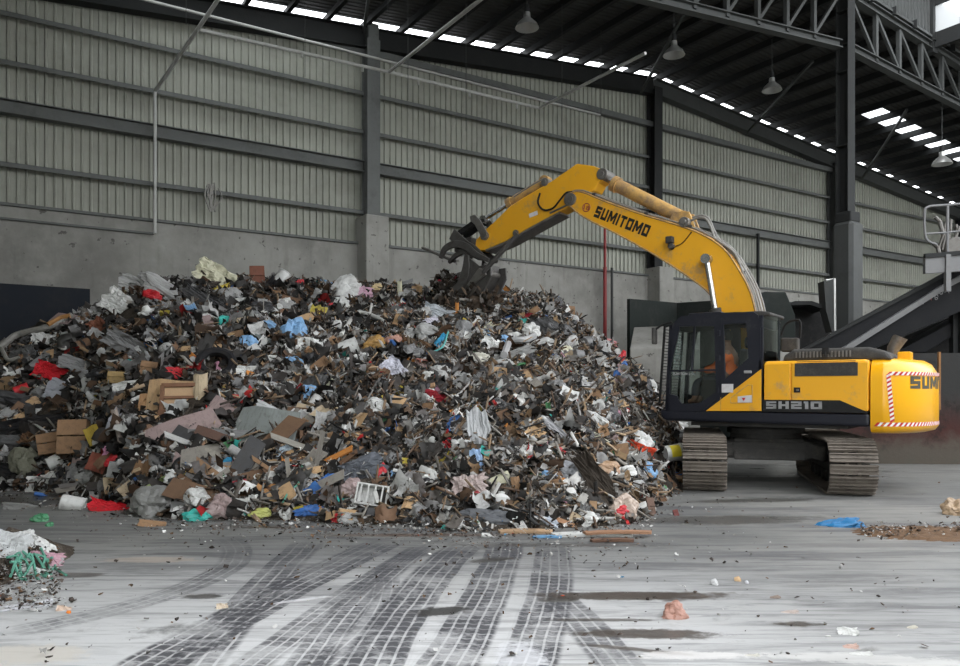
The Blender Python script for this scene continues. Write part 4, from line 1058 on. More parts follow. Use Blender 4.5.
# ------------------------------------------------------------------ waste heap: surface
CR = [(-90,480,352,15,1.0),(-30,486,352,15.6,1.),(0,490,352,16,1.),(30,491,336,16.3,1.),(60,493,322,16.6,1.),(100,500,305,17,1.),(125,508,290,17.3,1.),(150,517,281,17.8,1.),(200,521,276,18.4,.95),
      (240,520,277,19,.9),(300,521,281,19.5,.9),(350,524,286,19.8,.9),(400,524,288,20,.9),(440,529,292,20,.9),(480,532,289,20,.9),(520,531,291,19.8,.9),(550,529,297,19.6,.9),
      (575,528,316,19.3,.9),(600,527,336,19,.9),(625,524,358,18.4,.9),(645,517,380,17.8,.9),(660,500,405,17.4,.9),(680,478,432,17.6,.9),(700,466,448,18,.9),(725,458,456,18.6,.9)]
def crow(u):
    for a, b in zip(CR[:-1], CR[1:]):
        if u <= b[0]:
            t = (u-a[0])/(b[0]-a[0]); t = max(0, t); t2 = t*t*(3-2*t)*.5+t*.5
            return [a[i]+(b[i]-a[i])*t2 for i in range(1,5)]
    return list(CR[-1][1:])
def fbm(x, y, z=0, o=3):
    return sum(noise.noise(Vector((x*2**i, y*2**i, z+7*i)))*.5**i for i in range(o))
NU, NS = 230, 110
us = np.linspace(-88, 725, NU); vs, fs = [], []
for u in us:
    yb, yc, Dc, pw = crow(u); t = (u-CX)/F; Db = H0*F/(yb-HY)
    zc = H0+(HY-yc)/F*Dc
    for q in range(NS):
        s = 1.45*q/(NS-1)-.02; D = Db+(Dc-Db)*s
        if s <= 1: z = zc*max(0, s)**pw if s > 0 else -.15
        else: z = zc*(1-1.6*(s-1))
        x = t*D; env = min(1, max(0, s)*5)*(1 if s > 1.05 else min(1, .35+abs(1.0-s)*4))
        z += env*(.30*fbm(x*.55, D*.55, 1.3, 2) + .16*fbm(x*1.9, D*1.9, 4, 3))
        if s > 1.02: z = min(z, zc*(1-1.6*(s-1))+.1)
        z = max(z, -.15); jj = (Vector((x,D,0))-PR).dot(NI)
        if jj < .32: x, D = x+NI.x*(.32-jj), D+NI.y*(.32-jj)
        vs.append((x, D, z))
fs = [(i*NS+q, (i+1)*NS+q, (i+1)*NS+q+1, i*NS+q+1) for i in range(NU-1) for q in range(NS-1)]
m = MB(); m.add(vs, fs)
heap = tag(m.build('waste_heap', M['soil']), 'dark mass of mixed soil and shredded rubbish forming the big heap against the wall', 'rubbish heap', kind='stuff')
# small pile at the left edge of the floor
def small_mound(name, px0, px1, py0, py1, hgt, mat, label, cat):
    A = gpt(px0, (py0+py1)/2); Bp = gpt(px1, (py0+py1)/2); y0, y1 = gpt(0,py1).y, gpt(0,py0).y; m = MB(); n = 24; vs = []
    cxx, cyy, rx, ry = (A.x+Bp.x)/2, (y0+y1)/2, (Bp.x-A.x)/2, (y1-y0)/2
    for i in range(n):
        for j in range(n):
            a, b = -1+2*i/(n-1), -1+2*j/(n-1); r = math.hypot(a, b)
            x, y = cxx+a*rx*1.1, cyy+b*ry*1.1
            vs.append((x, y, max(-.02, hgt*(1-r**1.5)*(1+.5*fbm(x*4,y*4,2))+(.03*fbm(x*14,y*14,5) if r < 1 else 0) )))
    m.add(vs, [(i*n+j,(i+1)*n+j,(i+1)*n+j+1,i*n+j+1) for i in range(n-1) for j in range(n-1)])
    return tag(m.build(name, mat), label, cat, kind='stuff')
sm = small_mound('sweepings', -75, 26, 548, 604, .34, M['soil'], 'small pile of dark sweepings under the bags at the left edge of the floor', 'rubbish pile')
strip = small_mound('sweepings', 862, 1010, 527, 541, .05, worn('brown_leaf_litter',(.12,.065,.03),(.05,.03,.02),.7,9,.9,bmp=.6), 'thin strip of brown dirt trailing across the floor beside the blue bag', 'dirt')
def bvh_of(o):
    me = o.data; return BVHTree.FromPolygons([v.co[:] for v in me.vertices], [p.vertices[:] for p in me.polygons])
HB, SB = bvh_of(heap), bvh_of(sm)
def hit(px, py):
    for q in range(30):
        r = _hit(px, py+q*1.5)
        if r[0] is not None and r[0].y < 26: return r
    return r
def _hit(px, py):
    o = Vector((0,0,H0)); d = Vector(((px-CX)/F, 1, (HY-py)/F)).normalized(); best = None
    for b in (HB, SB):
        h = b.ray_cast(o, d)
        if h[0] is not None and (best is None or h[3] < best[3]): best = h
    if best: 
        n = best[1]; n = n if n.z > 0 else -n
        if d.z >= 0 or best[0].z > 0.01: return best[0], n
    if d.z < 0:
        k = -H0/d.z; return o+d*k, Vector((0,0,1))
    return (best[0], best[1] if best[1].z > 0 else -best[1]) if best else (None, None)

# ------------------------------------------------------------------ waste shapes (unit sized)
def grid_arr(nx, ny, fn, th=.0):
    vs = [fn(i/(nx-1)-.5, j/(ny-1)-.5) for i in range(nx) for j in range(ny)]
    fs = [(i*ny+j,(i+1)*ny+j,(i+1)*ny+j+1,i*ny+j+1) for i in range(nx-1) for j in range(ny-1)]
    return np.array(vs, float), fs
def crumple_sheet(seed, nx=7, ny=6, amp=.5, jag=.08):
    r = random.Random(seed); o = r.uniform(0,99)
    return grid_arr(nx, ny, lambda x, y: (x+r.uniform(-jag,jag), y+r.uniform(-jag,jag), amp*noise.noise(Vector((x*3+o, y*3, o)))*1.6 + r.uniform(-.5,.5)*amp*.5))
def blob(seed, sub=2, amp=.35, sharp=2.4):
    bm = bmesh.new(); bmesh.ops.create_icosphere(bm, subdivisions=sub, radius=.5); r = random.Random(seed); o = Vector((r.uniform(0,99), r.uniform(0,99), 3))
    for v in bm.verts:
        k = 1+amp*(noise.noise(v.co*sharp*2+o) + .6*abs(noise.noise(v.co*sharp*5+o)) - .25*abs(noise.noise(v.co*sharp*9+o))); v.co *= k
        if v.co.z < -.3: v.co.z = -.3
    V = np.array([v.co[:] for v in bm.verts]); Fc = [tuple(x.index for x in f.verts) for f in bm.faces]; bm.free(); return V, Fc
def slab(seed, nseg=3, bend=.15, rag=.12):
    """thin board with ragged ends, thickness included in z (-.5..+.5)"""
    r = random.Random(seed); top = []; n = nseg
    for i in range(n+1):
        x = -.5+i/n
        for y in (-.5,.5): top.append((x+(r.uniform(-rag,rag) if i in (0,n) else 0), y*(1+r.uniform(-.1,.1)), bend*math.sin(i/n*PI)*r.uniform(.5,1)))
    V = [(x,y,z+.5) for x,y,z in top]+[(x,y,z-.5) for x,y,z in top]; N = len(top); fs = []
    for i in range(n):
        a = 2*i; fs += [(a,a+2,a+3,a+1),(N+a,N+a+1,N+a+3,N+a+2),(a,N+a,N+a+2,a+2),(a+1,a+3,N+a+3,N+a+1)]
    fs += [(0,1,N+1,N),(2*n,N+2*n,N+2*n+1,2*n+1)]
    return np.array(V), fs
def folded(seed, nx=5, ny=4):
    r = random.Random(seed); f1, f2 = r.uniform(-.25,.25), r.uniform(-.5,.9)
    def fn(x, y):
        z = f2*max(0, x-f1) - .3*max(0, f1-.1-x)*r.choice((1,1)) + .05*noise.noise(Vector((x*4,y*4,seed)))
        return (x+r.uniform(-.02,.02), y+r.uniform(-.02,.02), z)
    return grid_arr(nx, ny, fn)
def lathe(prof, n=16):
    V = [(r*math.cos(2*PI*i/n), r*math.sin(2*PI*i/n), z) for r, z in prof for i in range(n)]
    fs = [(q*n+i, q*n+(i+1)%n, (q+1)*n+(i+1)%n, (q+1)*n+i) for q in range(len(prof)-1) for i in range(n)]
    return np.array(V), fs
def rotx(V): return V[:, [2,1,0]]*np.array([1,1,-1])       # lay the axis along x
def rdg(v, o): return 1-2*abs(noise.noise(v+o))
def crinkle(seed):
    bm = bmesh.new(); bmesh.ops.create_icosphere(bm, subdivisions=4, radius=.5); r = random.Random(seed*7+1); o = Vector((r.uniform(0,99), r.uniform(0,99), 3))
    for v in bm.verts:
        p = v.co.copy(); k = 1+.75*noise.noise(p*2.6+o)+.20*rdg(p*4.5,o)+.10*rdg(p*10,o); v.co = p*k
        v.co.z = max(v.co.z, -.3)
    V = np.array([v.co[:] for v in bm.verts]); Fc = [tuple(x.index for x in f.verts) for f in bm.faces]; bm.free(); return V, Fc
def folds(seed, amp=.6):
    r = random.Random(seed*5+2); o = Vector((r.uniform(0,99), r.uniform(0,99), seed)); a = r.uniform(0,PI); ca, sa = math.cos(a), math.sin(a)
    def fn(x, y):
        u, v = x*ca+y*sa, -x*sa+y*ca; e = .16*noise.noise(Vector((x*5,y*5,0))+o)
        z = amp*(.7*noise.noise(Vector((u*2.2,v*2.2,0))+o) + .35*rdg(Vector((u*7,v*1.8,1)),o) + .15*rdg(Vector((u*9,v*9,2)),o))
        ed = max(abs(x), abs(y)); k = 1+(e*2.2 if ed > .3 else 0)
        return (x*k + e*.5, y*k - e*.4, z)
    return grid_arr(21, 17, fn)
SH = {
 'plank': [slab(i, 3, .6 if i % 3 == 0 else .15, .04) for i in range(4)],
 'board': [slab(20+i, 4, 3.0, .08) for i in range(4)],
 'card': [folded(i) for i in range(5)],
 'bag': [crinkle(i) for i in range(7)],
 'film': [folds(i) for i in range(7)],
 'rag': [folds(40+i, .9) for i in range(5)],
 'chunk': [blob(50+i, 1, .7) for i in range(4)],
 'bottle': [(rotx(lathe([(0,-.5),(.42,-.5),(.46,-.45),(.46,.12),(.30,.28),(.16,.34),(.16,.46),(0,.5)], 14)[0]), lathe([(0,-.5),(.42,-.5),(.46,-.45),(.46,.12),(.30,.28),(.16,.34),(.16,.46),(0,.5)], 14)[1])],
 'drum': [(rotx(lathe([(0,-.5),(.47,-.5),(.5,-.46),(.5,.44),(.52,.46),(.52,.5),(.46,.5),(.46,.40),(0,.38)], 20)[0]), lathe([(0,-.5),(.47,-.5),(.5,-.46),(.5,.44),(.52,.46),(.52,.5),(.46,.5),(.46,.40),(0,.38)], 20)[1])],
}
def carton_arr():
    V, f = [], []
    def q(*p): o = len(V); V.extend(p); f.append(tuple(range(o, o+len(p))))
    a = .5
    q((-a,-a,-a),(a,-a,-a),(a,a,-a),(-a,a,-a))
    for s in (-1,1):
        q((-a,s*a,-a),(a,s*a,-a),(a,s*a,a),(-a,s*a,a)); q((s*a,-a,-a),(s*a,a,-a),(s*a,a,a),(s*a,-a,a))
    q((-a,-a,a),(a,-a,a),(a,0,a+.03),(-a,0,a+.03)); q((-a,a,a),(a,a,a),(a,.03,a+.10),(-a,.03,a+.10))
    return np.array(V), f
SH['carton'] = [carton_arr()]
SH['tyre'] = [lathe([(.30,-.4),(.27,0),(.30,.4),(.40,.5),(.47,.42),(.50,.3),(.50,-.3),(.47,-.42),(.40,-.5),(.30,-.4)], 32)]
MESHES = {}
MATK = dict(tyre='cloth', plank='wood', board='wood', card='paper', bag='plastic', film='plastic', rag='cloth', chunk='cloth', bottle='plastic', drum='plastic', carton='paper')
def unit_mesh(kind, vi, matkey=None):
    key = (kind, vi % len(SH[kind]), matkey or MATK[kind])
    if key not in MESHES:
        V, f = SH[kind][key[1]]; me = bpy.data.meshes.new(kind); me.from_pydata(V.tolist(), [], f); me.materials.append(M['o_'+key[2]])
        if kind in ('bottle','drum'): me.polygons.foreach_set('use_smooth',[True]*len(f)); me.set_sharp_from_angle(angle=.6)
        MESHES[key] = me
    return MESHES[key]
TINT = {}
def frame_at(px, py, ang, face=.55, jit=0.0):
    P, n = hit(px, py)
    if P is None: return None
    tc = (Vector((0,0,H0))-P).normalized()
    n = (n*(1-face)+tc*face+Vector((random.uniform(-jit,jit) for _ in range(3)))).normalized()
    a = math.radians(ang); x = Vector((math.cos(a), -n.y*0, math.sin(a))); x = x - n*x.dot(n)
    if x.length < .1: x = Vector((1,0,0)) - n*n.x
    x.normalize(); return P, n, x, n.cross(x), tc
RECTS = []
def item(kind, px, py, w, h, ang, col, label, name, cat, th=None, face=.62, lift=.45, vi=0, group=None, mat=None, jit=0, par=None):
    fr = frame_at(px, py, ang, face, jit)
    if fr is None: return None
    P, n, x, y, tc = fr; D = P.y
    wm = w*D/F; hm = h*D/F/max(.45, abs(n.dot(tc)) if abs(math.sin(math.radians(ang))) < .7 else 1)
    if th is None: th = {'plank':.03,'board':.018,'card':min(wm,hm),'bag':min(wm,hm)*.6,'film':min(wm,hm)*.4,'rag':min(wm,hm)*.35,'chunk':min(wm,hm)*.7,'bottle':hm,'drum':hm,'carton':min(wm,hm)*.8,'tyre':.22}[kind]
    o = bpy.data.objects.new(name, unit_mesh(kind, vi, mat)); COL.objects.link(o)
    Rm = Matrix((x, y, n)).transposed().to_4x4()
    base = P + n*(th*lift)
    if P.z < .02 and n.z > .5: base.z = max(base.z, th*.32)
    o.matrix_world = Matrix.Translation(base) @ Rm @ Matrix.Diagonal((wm, hm, th, 1))
    o.color = (*col, 1)
    tag(o, label, cat, group); return o
WH=(.62,.62,.60); LG=(.38,.38,.37); GR=(.20,.20,.20); DG=(.07,.07,.072); BK=(.018,.018,.02); TAN=(.50,.33,.18); CB=(.30,.18,.10); DCB=(.17,.10,.06); PALE=(.55,.44,.30)
RED=(.55,.02,.03); DRED=(.28,.02,.03); BLU=(.04,.14,.42); LBL=(.20,.38,.62); CY=(.02,.28,.50); TEAL=(.04,.42,.36); PINK=(.70,.33,.50); YEL=(.65,.50,.06); OR=(.55,.22,.05); CREAM=(.62,.60,.44); BR=(.12,.065,.035); WD=(.33,.20,.11); GW=(.26,.24,.21); MAU=(.32,.24,.23); GRN=(.05,.22,.10)
HAND = [
 # kind, px, py, w, h, ang, colour, name, cat, label, landmark, opts
 ('bag',162,293,46,16,-30,LG,'plastic_sheet','plastic sheet','long crumpled grey plastic sheet draped over the left crest of the heap','grey sheet on the left crest',dict(vi=1)),
 ('film',140,283,40,18,-10,LG,'plastic_sheet','plastic sheet','pale crumpled plastic on the very top of the left crest',None,dict(vi=2)),
 ('film',125,310,46,22,-38,WH,'plastic_sheet','plastic sheet','white twisted plastic sheeting running down below the left crest','twisted white sheeting',dict(vi=3)),
 ('rag',140,352,72,16,-30,GR,'tarpaulin','tarpaulin','dark grey rolled tarpaulin lying diagonally down the left slope','rolled tarpaulin',dict(vi=1)),
 ('film',215,277,38,20,-30,CREAM,'cream_sheet','sheet','big cream coloured sheet bulging up on the crest, left of the upright brown box','cream sheet on the crest',dict(vi=4,th=.35)),
 ('film',222,289,20,6,30,YEL,'yellow_strip','plastic strip','bright yellow-green strip just under the cream sheet on the crest',None,{}),
 ('carton',257,277,14,20,4,(.22,.09,.06),'cardboard_box','box','upright reddish brown box on the crest of the heap','upright brown box',dict(face=.8,lift=.5)),
 ('drum',281,277,15,13,60,WH,'white_container','container','white round container on the crest, right of the upright brown box','white round container',{}),
 ('bag',300,285,9,7,0,RED,'red_bag','bag','small red bag on the crest between the white round container and the white bags','small red crest bag',{}),
 ('film',327,284,14,5,-15,LBL,'blue_strip','plastic strip','thin light blue strip on the crest beside the big white bags',None,{}),
 ('bag',347,293,24,30,-50,WH,'plastic_bag','plastic bag','big bright white plastic bag on the crest in front of the steel column','big white crest bag',dict(vi=2)),
 ('bag',340,305,14,10,0,WH,'plastic_bag','plastic bag','smaller white bag tucked below the big bright white crest bag',None,dict(vi=3)),
 ('bag',364,295,15,13,-20,(.55,.33,.42),'pink_bag','bag','dusty pink bag right of the big bright white crest bag','dusty pink bag',dict(vi=4)),
 ('bag',377,290,10,8,0,(.62,.48,.25),'yellow_bag','bag','pale yellow bag just right of the dusty pink bag','pale yellow bag',{}),
 ('plank',400,295,4.5,27,2,CREAM,'slatted_board','board','short upright white slatted panel near the crest, left of the grapple','white slatted panel',dict(face=.9,th=.05)),
 ('plank',396,277,34,3,20,GR,'steel_bar','bar','grey bar poking up from the crest against the concrete wall','grey bar on the crest',dict(face=.8,lift=2)),
 ('plank',383,306,24,4,35,GW,'wooden_batten','batten','weathered batten left of the white slatted panel','weathered batten',{}),
 ('plank',509,280,13,5,-42,OR,'wooden_batten','batten','orange-brown timber end standing up on the crest right of the grapple','orange timber end',dict(face=.85,lift=2)),
 ('bag',501,290,11,5,0,CY,'blue_bag','bag','bright blue bag on the crest right of the grapple','bright blue crest bag',{}),
 ('film',438,313,13,30,70,(.42,.45,.48),'plastic_bag','plastic bag','translucent grey bag hanging below the jaws of the grapple','hanging grey bag',dict(face=.9,lift=1)),
 ('film',431,324,16,10,30,(.55,.53,.60),'plastic_bag','plastic bag','pale lilac bag at the foot of the hanging grey bag',None,{}),
 ('film',476,302,10,22,20,WH,'white_cloth','cloth','white strip of cloth dangling under the right side of the grapple','white cloth under the grapple',dict(face=.9,lift=1.2)),
 ('film',463,299,12,12,0,LG,'white_cloth','cloth','crumpled pale cloth squeezed directly under the grapple jaws',None,dict(face=.9,lift=1.2)),
 ('plank',457,314,3.5,22,0,OR,'wooden_batten','batten','short brown stick standing upright under the grapple',None,dict(face=.9,lift=2)),
 ('bag',428,337,24,16,-20,LG,'plastic_bag','plastic bag','ball of clear grey film below the hanging grey bag','ball of clear film',dict(vi=1)),
 ('bag',464,333,16,18,0,GR,'plastic_bag','plastic bag','dull grey film bag below the upright stick under the grapple',None,dict(vi=5)),
 ('bag',441,343,8,14,-20,CY,'blue_bag','bag','turquoise knotted bag in the middle of the heap under the ball of clear film','turquoise knotted bag',{}),
 ('film',491,346,20,12,-35,WH,'white_sheet','sheet','white folded sheet on the upper slope right of the grapple','white folded sheet',dict(th=.12)),
 ('bag',481,360,14,10,0,(.6,.58,.5),'plastic_bag','plastic bag','cream crumpled bag below the white folded sheet','cream crumpled bag',dict(vi=2)),
 ('bag',530,333,15,13,0,WH,'plastic_bag','plastic bag','white shaggy bag beside the black bin bag high on the right slope','white shaggy bag',dict(vi=3)),
 ('bag',547,329,28,17,-35,DG,'bin_bag','bag','smooth black bin bag high on the right slope','black bin bag',dict(vi=0)),
 ('rag',607,332,17,8,-15,(.55,.25,.25),'checked_cloth','cloth','red and white cloth on the right edge of the crest near the concrete block','checked cloth',{}),
 ('bag',622,358,6,11,-20,RED,'red_bag','bag','small red scrap on the right slope above the blue scrap','small red scrap',{}),
 ('bag',624,366,6,7,-20,BLU,'blue_bag','bag','small blue scrap below the red scrap on the right slope',None,{}),
 ('bag',572,342,11,9,0,WH,'plastic_bag','plastic bag','small white bag below the black bin bag',None,{}),
 ('rag',512,357,42,9,12,LG,'grey_hose','hose','grey flattened hose bent over the upper right slope','flattened grey hose',dict(vi=2,th=.1)),
 ('board',541,388,28,8,-48,GW,'broken_board','board','grey tapered board on the right slope','grey tapered board',{}),
 ('bag',294,332,22,24,10,LBL,'blue_bag','bag','light blue crumpled bag in the middle of the left heap','light blue bag',dict(vi=4)),
 ('bag',270,327,15,8,-30,LBL,'blue_bag','bag','smaller light blue scrap left of the light blue crumpled bag',None,{}),
 ('bag',296,363,15,8,-30,LBL,'striped_bag','bag','blue and white striped bag below the light blue crumpled bag','striped bag',{}),
 ('board',264,343,36,11,-18,(.22,.25,.25),'grey_board','board','grey-green board left of the light blue crumpled bag','grey-green board',{}),
 ('film',210,319,22,7,-10,WH,'white_sheet','sheet','white flat sheet below the cream sheet, on the left slope','white flat sheet',dict(th=.06)),
 ('rag',205,300,44,13,-22,DG,'black_sheet','sheet','smooth black sheet folded below the cream sheet','smooth black sheet',dict(th=.15,vi=3)),
 ('tyre',216,366,40,30,8,BK,'tyre','tyre','black worn tyre half buried in the left heap above the plywood panels','black tyre',dict(face=.55)),
 ('film',245,373,17,12,0,WH,'white_sheet','sheet','white crumpled paper right of the black tyre',None,dict(vi=2)),
 ('bag',337,327,10,9,0,WH,'white_cup','cup','white cone shaped cup at the left end of the white tube frame',None,{}),
 ('drum',348,349,20,17,20,WH,'white_bucket','bucket','white ring shaped bucket facing out below the white tube frame','white ring bucket',dict(th=.3,face=.9)),
 ('bag',376,346,20,13,10,(.45,.26,.08),'brown_bag','bag','ochre crumpled bag right of the white ring bucket','ochre bag',{}),
 ('film',393,371,24,20,-50,(.48,.48,.55),'white_sheet','sheet','pale lilac folded sheet in the centre of the heap','lilac folded sheet',dict(th=.15)),
 ('rag',422,363,20,6,-12,(.5,.22,.18),'pink_cloth','cloth','salmon pink rolled cloth right of the pale lilac folded sheet','salmon cloth',{}),
 ('bag',394,343,12,12,-40,(.45,.24,.18),'pink_cloth','cloth','dull pink cloth right of the ochre bag',None,{}),
 ('card',441,369,24,9,0,BK,'black_tray','tray','black open tray below the turquoise knotted bag','black tray',{}),
 ('rag',52,374,32,15,-15,RED,'red_cloth','cloth','red and white patterned cloth low on the left heap','red patterned cloth',dict(vi=1)),
 ('film',78,383,20,6,-30,WH,'white_strip','plastic strip','white strip with red print continuing the red patterned cloth',None,{}),
 ('film',33,333,22,8,22,WH,'plastic_bag','plastic bag','white bag near the left end of the heap below the dark wall panel','white bag by the dark panel',{}),
 ('film',45,340,24,12,0,WH,'plastic_bag','plastic bag','white crumpled film above the long grey hose at the left',None,dict(vi=5)),
 ('film',80,367,40,14,-10,GR,'grey_sheet','sheet','grey torn sheet above the red patterned cloth','grey torn sheet',dict(vi=2,th=.1)),
 ('rag',99,330,22,16,-50,(.20,.08,.05),'rusty_sheet','sheet','rusty brown torn sheet under the left crest','rusty torn sheet',{}),
 ('film',96,335,14,10,-30,LG,'white_sheet','sheet','pale fan shaped scrap hanging below the rusty torn sheet',None,{}),
 ('carton',151,371,16,13,-5,CB,'cardboard_box','box','plain cardboard box left of the red bag on the plywood','box beside the red bag',dict(face=.7)),
 ('carton',118,379,16,11,0,(.36,.25,.11),'cardboard_box','box','small ochre box left of the plain cardboard box','small ochre box',dict(face=.7)),
 ('bag',175,375,17,11,5,RED,'red_bag','bag','bright red bag on top of the plywood panels','bright red bag',dict(vi=2)),
 ('film',130,386,32,8,12,WH,'white_sheet','sheet','white plastic sheet with print left of the plywood panels','printed white sheet',dict(th=.1)),
 ('board',176,398,62,34,0,TAN,'plywood_sheet','panel','pale plywood panel lying behind the small wooden frame','pale plywood panel',dict(face=.6,th=.03)),
 ('board',200,392,14,34,5,PALE,'plywood_sheet','panel','pale narrow plywood panel on the right of the small wooden frame',None,dict(face=.6,lift=2)),
 ('board',152,404,28,17,0,(.42,.24,.12),'plywood_sheet','panel','orange-brown plywood offcut left of the small wooden frame','orange-brown offcut',dict(face=.6,lift=2)),
 ('plank',152,418,24,4,5,TAN,'plywood_offcut','offcut','narrow plywood offcut below the orange-brown offcut',None,{}),
 ('carton',52,446,24,20,15,CB,'cardboard_box','box','brown cardboard box, the left one of the pair low on the left heap','left cardboard box of the pair',dict(face=.65)),
 ('carton',77,440,26,32,4,CB,'cardboard_box','box','tall brown cardboard box, the right one of the pair low on the left heap','tall cardboard box',dict(face=.7)),
 ('card',97,442,14,30,25,(.50,.36,.06),'yellow_box','box','yellow printed carton leaning against the tall cardboard box','yellow printed carton',dict(face=.8,vi=1)),
 ('film',99,448,10,15,10,WH,'paper_sheet','paper','white label sheet on the yellow printed carton',None,dict(th=.02,lift=3)),
 ('film',112,455,16,15,0,PINK,'pink_bag','bag','pink bag right of the yellow printed carton','pink bag',dict(vi=3)),
 ('plank',121,438,5.5,56,16,(.30,.25,.22),'wooden_plank','plank','long grey-brown plank leaning upright right of the pink bag','leaning plank',dict(face=.75,th=.04,lift=2)),
 ('bag',118,423,13,21,0,(.45,.46,.52),'plastic_bag','plastic bag','bluish white bag behind the long leaning plank','bluish white bag',{}),
 ('card',103,465,27,17,-18,(.28,.09,.06),'red_carton','carton','crushed red-brown printed carton below the pink bag','crushed red carton',dict(vi=2)),
 ('bag',114,462,11,11,0,RED,'red_bag','bag','dark red scrap at the right end of the crushed red carton',None,{}),
 ('drum',60,461,22,13,32,WH,'white_can','can','white paint can lying below the left cardboard box of the pair','white paint can',{}),
 ('bag',27,462,24,26,0,(.17,.17,.13),'stone_block','rock','mossy grey rock at the left foot of the heap','mossy rock',dict(vi=2,mat='cloth')),
 ('bag',44,477,9,7,0,RED,'red_bag','bag','small red scrap below the white paint can',None,{}),
 ('card',113,485,17,17,10,PALE,'cardboard_sheet','cardboard','square pale cardboard sheet leaning at the foot of the heap','square pale cardboard',dict(face=.8,th=.03,vi=3)),
 ('plank',80,487,46,5,12,GW,'wooden_plank','plank','grey plank lying flat at the foot of the heap, left of the square pale cardboard','flat grey plank',{}),
 ('plank',84,482,46,4,14,(.2,.19,.18),'wooden_plank','plank','darker plank just behind the flat grey plank at the foot of the heap',None,{}),
 ('drum',73,508.5,22,14,0,WH,'paint_tin','tin','white tin lying on the floor in front of the left heap','white tin on the floor',{}),
 ('bottle',41,496,12,4,0,BLU,'drink_can','can','small blue can on the floor left of the white tin','small blue can',{}),
 ('rag',113,510,46,13,-4,RED,'red_cloth','cloth','bright red sheet crumpled on the floor right of the white tin','bright red sheet',dict(vi=3)),
 ('bag',156,507,38,27,12,(.20,.20,.19),'sack','sack','big grey rounded sack at the foot of the heap','big grey sack',dict(vi=1)),
 ('film',180,513,14,15,-5,WH,'printed_carton','carton','white carton with dark print between the big grey sack and the teal bag',None,dict(th=.05,face=.8)),
 ('bag',199,516,26,14,5,TEAL,'teal_bag','bag','teal crumpled bag on the floor at the foot of the heap','teal bag',dict(vi=4)),
 ('bag',223,509,28,22,-40,MAU,'sack','sack','dusty mauve-grey sack right of the teal bag','mauve sack',dict(vi=5)),
 ('card',239,508,15,17,-5,WH,'white_carton','carton','white carton standing right of the mauve-grey sack','standing white carton',dict(face=.85,vi=0)),
 ('card',152,526,26,7,0,CB,'cardboard_sheet','cardboard','flat brown cardboard on the floor in front of the big grey sack',None,{}),
 ('bag',179,494,18,12,-25,DRED,'red_bag','bag','dark red bag above the big grey sack',None,{}),
 ('bag',172,481,12,16,20,WH,'white_bag','bag','white and red crumpled wrapper above the dark red bag','white and red wrapper',{}),
 ('film',153,488,30,9,35,(.20,.26,.09),'leaf_bundle','leaves','bundle of long green leaves above the big grey sack','green leaf bundle',dict(vi=2)),
 ('board',182,430,66,24,26,MAU,'fibreboard_sheet','board','big mauve-grey bent board below the plywood panels','big mauve board',dict(face=.6,vi=1)),
 ('board',224,410,34,18,-30,MAU,'fibreboard_sheet','board','smaller mauve-grey board right of the plywood panels',None,dict(face=.6)),
 ('board',263,428,74,32,-16,(.24,.26,.25),'grey_board','board','large grey streaked board lying flat to the right of the plywood','large streaked board',dict(face=.35,vi=2)),
 ('board',230,442,80,9,-15,(.10,.055,.04),'dark_plank','plank','long dark brown plank under the front edge of the large streaked board','dark brown plank',dict(face=.5)),
 ('board',212,458,36,14,-18,(.30,.28,.24),'cardboard_sheet','cardboard','pale grey carton panel below the long dark brown plank','grey carton panel',dict(face=.6)),
 ('plank',245,468,72,3,4,GW,'wooden_batten','batten','thin straight batten below the pale grey carton panel',None,{}),
 ('plank',310,450,86,5,-22,(.36,.34,.30),'wooden_batten','batten','long pale batten sloping down right of the large streaked board','long pale batten',{}),
 ('film',285,452,15,16,-20,(.40,.48,.55),'plastic_bag','plastic bag','pale blue and white bag hanging at the right edge of the large streaked board','pale blue hanging bag',{}),
 ('bag',229,462,10,6,0,CY,'blue_bag','bag','small blue scrap on the thin straight batten',None,{}),
 ('bag',241,462,15,6,0,RED,'red_bag','bag','red crumpled scrap beside the small blue scrap on the thin batten','red scrap on the batten',{}),
 ('bag',240,485,16,8,0,DRED,'red_bag','bag','shiny red bag on the boards near the foot of the heap','shiny red bag',{}),
 ('board',278,489,36,7,-6,(.48,.24,.09),'orange_board','board','curved orange-brown board near the foot of the left heap','curved orange board',{}),
 ('plank',268,494,28,5,-38,(.48,.25,.10),'orange_board','board','orange-brown stick crossing under the curved orange board',None,{}),
 ('film',248,478,24,9,20,LG,'plastic_bag','plastic bag','clear plastic film above the shiny red bag',None,{}),
 ('bag',310,512,32,11,5,BLU,'blue_bag','bag','bright blue sheet at the foot of the heap','bright blue sheet',dict(vi=3)),
 ('bag',330,482,16,11,0,BLU,'blue_bag','bag','deep blue scrap above the bright blue sheet','deep blue scrap',{}),
 ('bag',262,514,18,8,5,(.50,.52,.15),'yellow_bag','bag','yellow-green wrapper on the floor left of the bright blue sheet','yellow-green wrapper',{}),
 ('drum',315,436,12,6,75,RED,'red_can','can','small red can standing among the boards',None,{}),
 ('rag',322,456,16,9,-25,(.4,.05,.05),'red_cloth','cloth','red and white scrap right of the long pale batten',None,{}),
 ('drum',315,404,14,11,60,WH,'white_tub','tub','white tub with blue print above the large streaked board','white printed tub',{}),
 ('film',272,415,40,14,-25,(.45,.46,.46),'plastic_sheet','plastic sheet','clear plastic film over the top edge of the large streaked board','clear film',dict(vi=1)),
 ('plank',250,399,22,3,50,WH,'white_batten','batten','white batten above the large streaked board','white batten',{}),
 ('plank',243,392,46,2.5,3,LG,'white_batten','batten','long thin pale batten crossing the short white batten',None,{}),
 ('rag',435,400,15,26,80,DRED,'red_cloth','cloth','red and white cloth in the centre of the heap','red central cloth',dict(vi=1)),
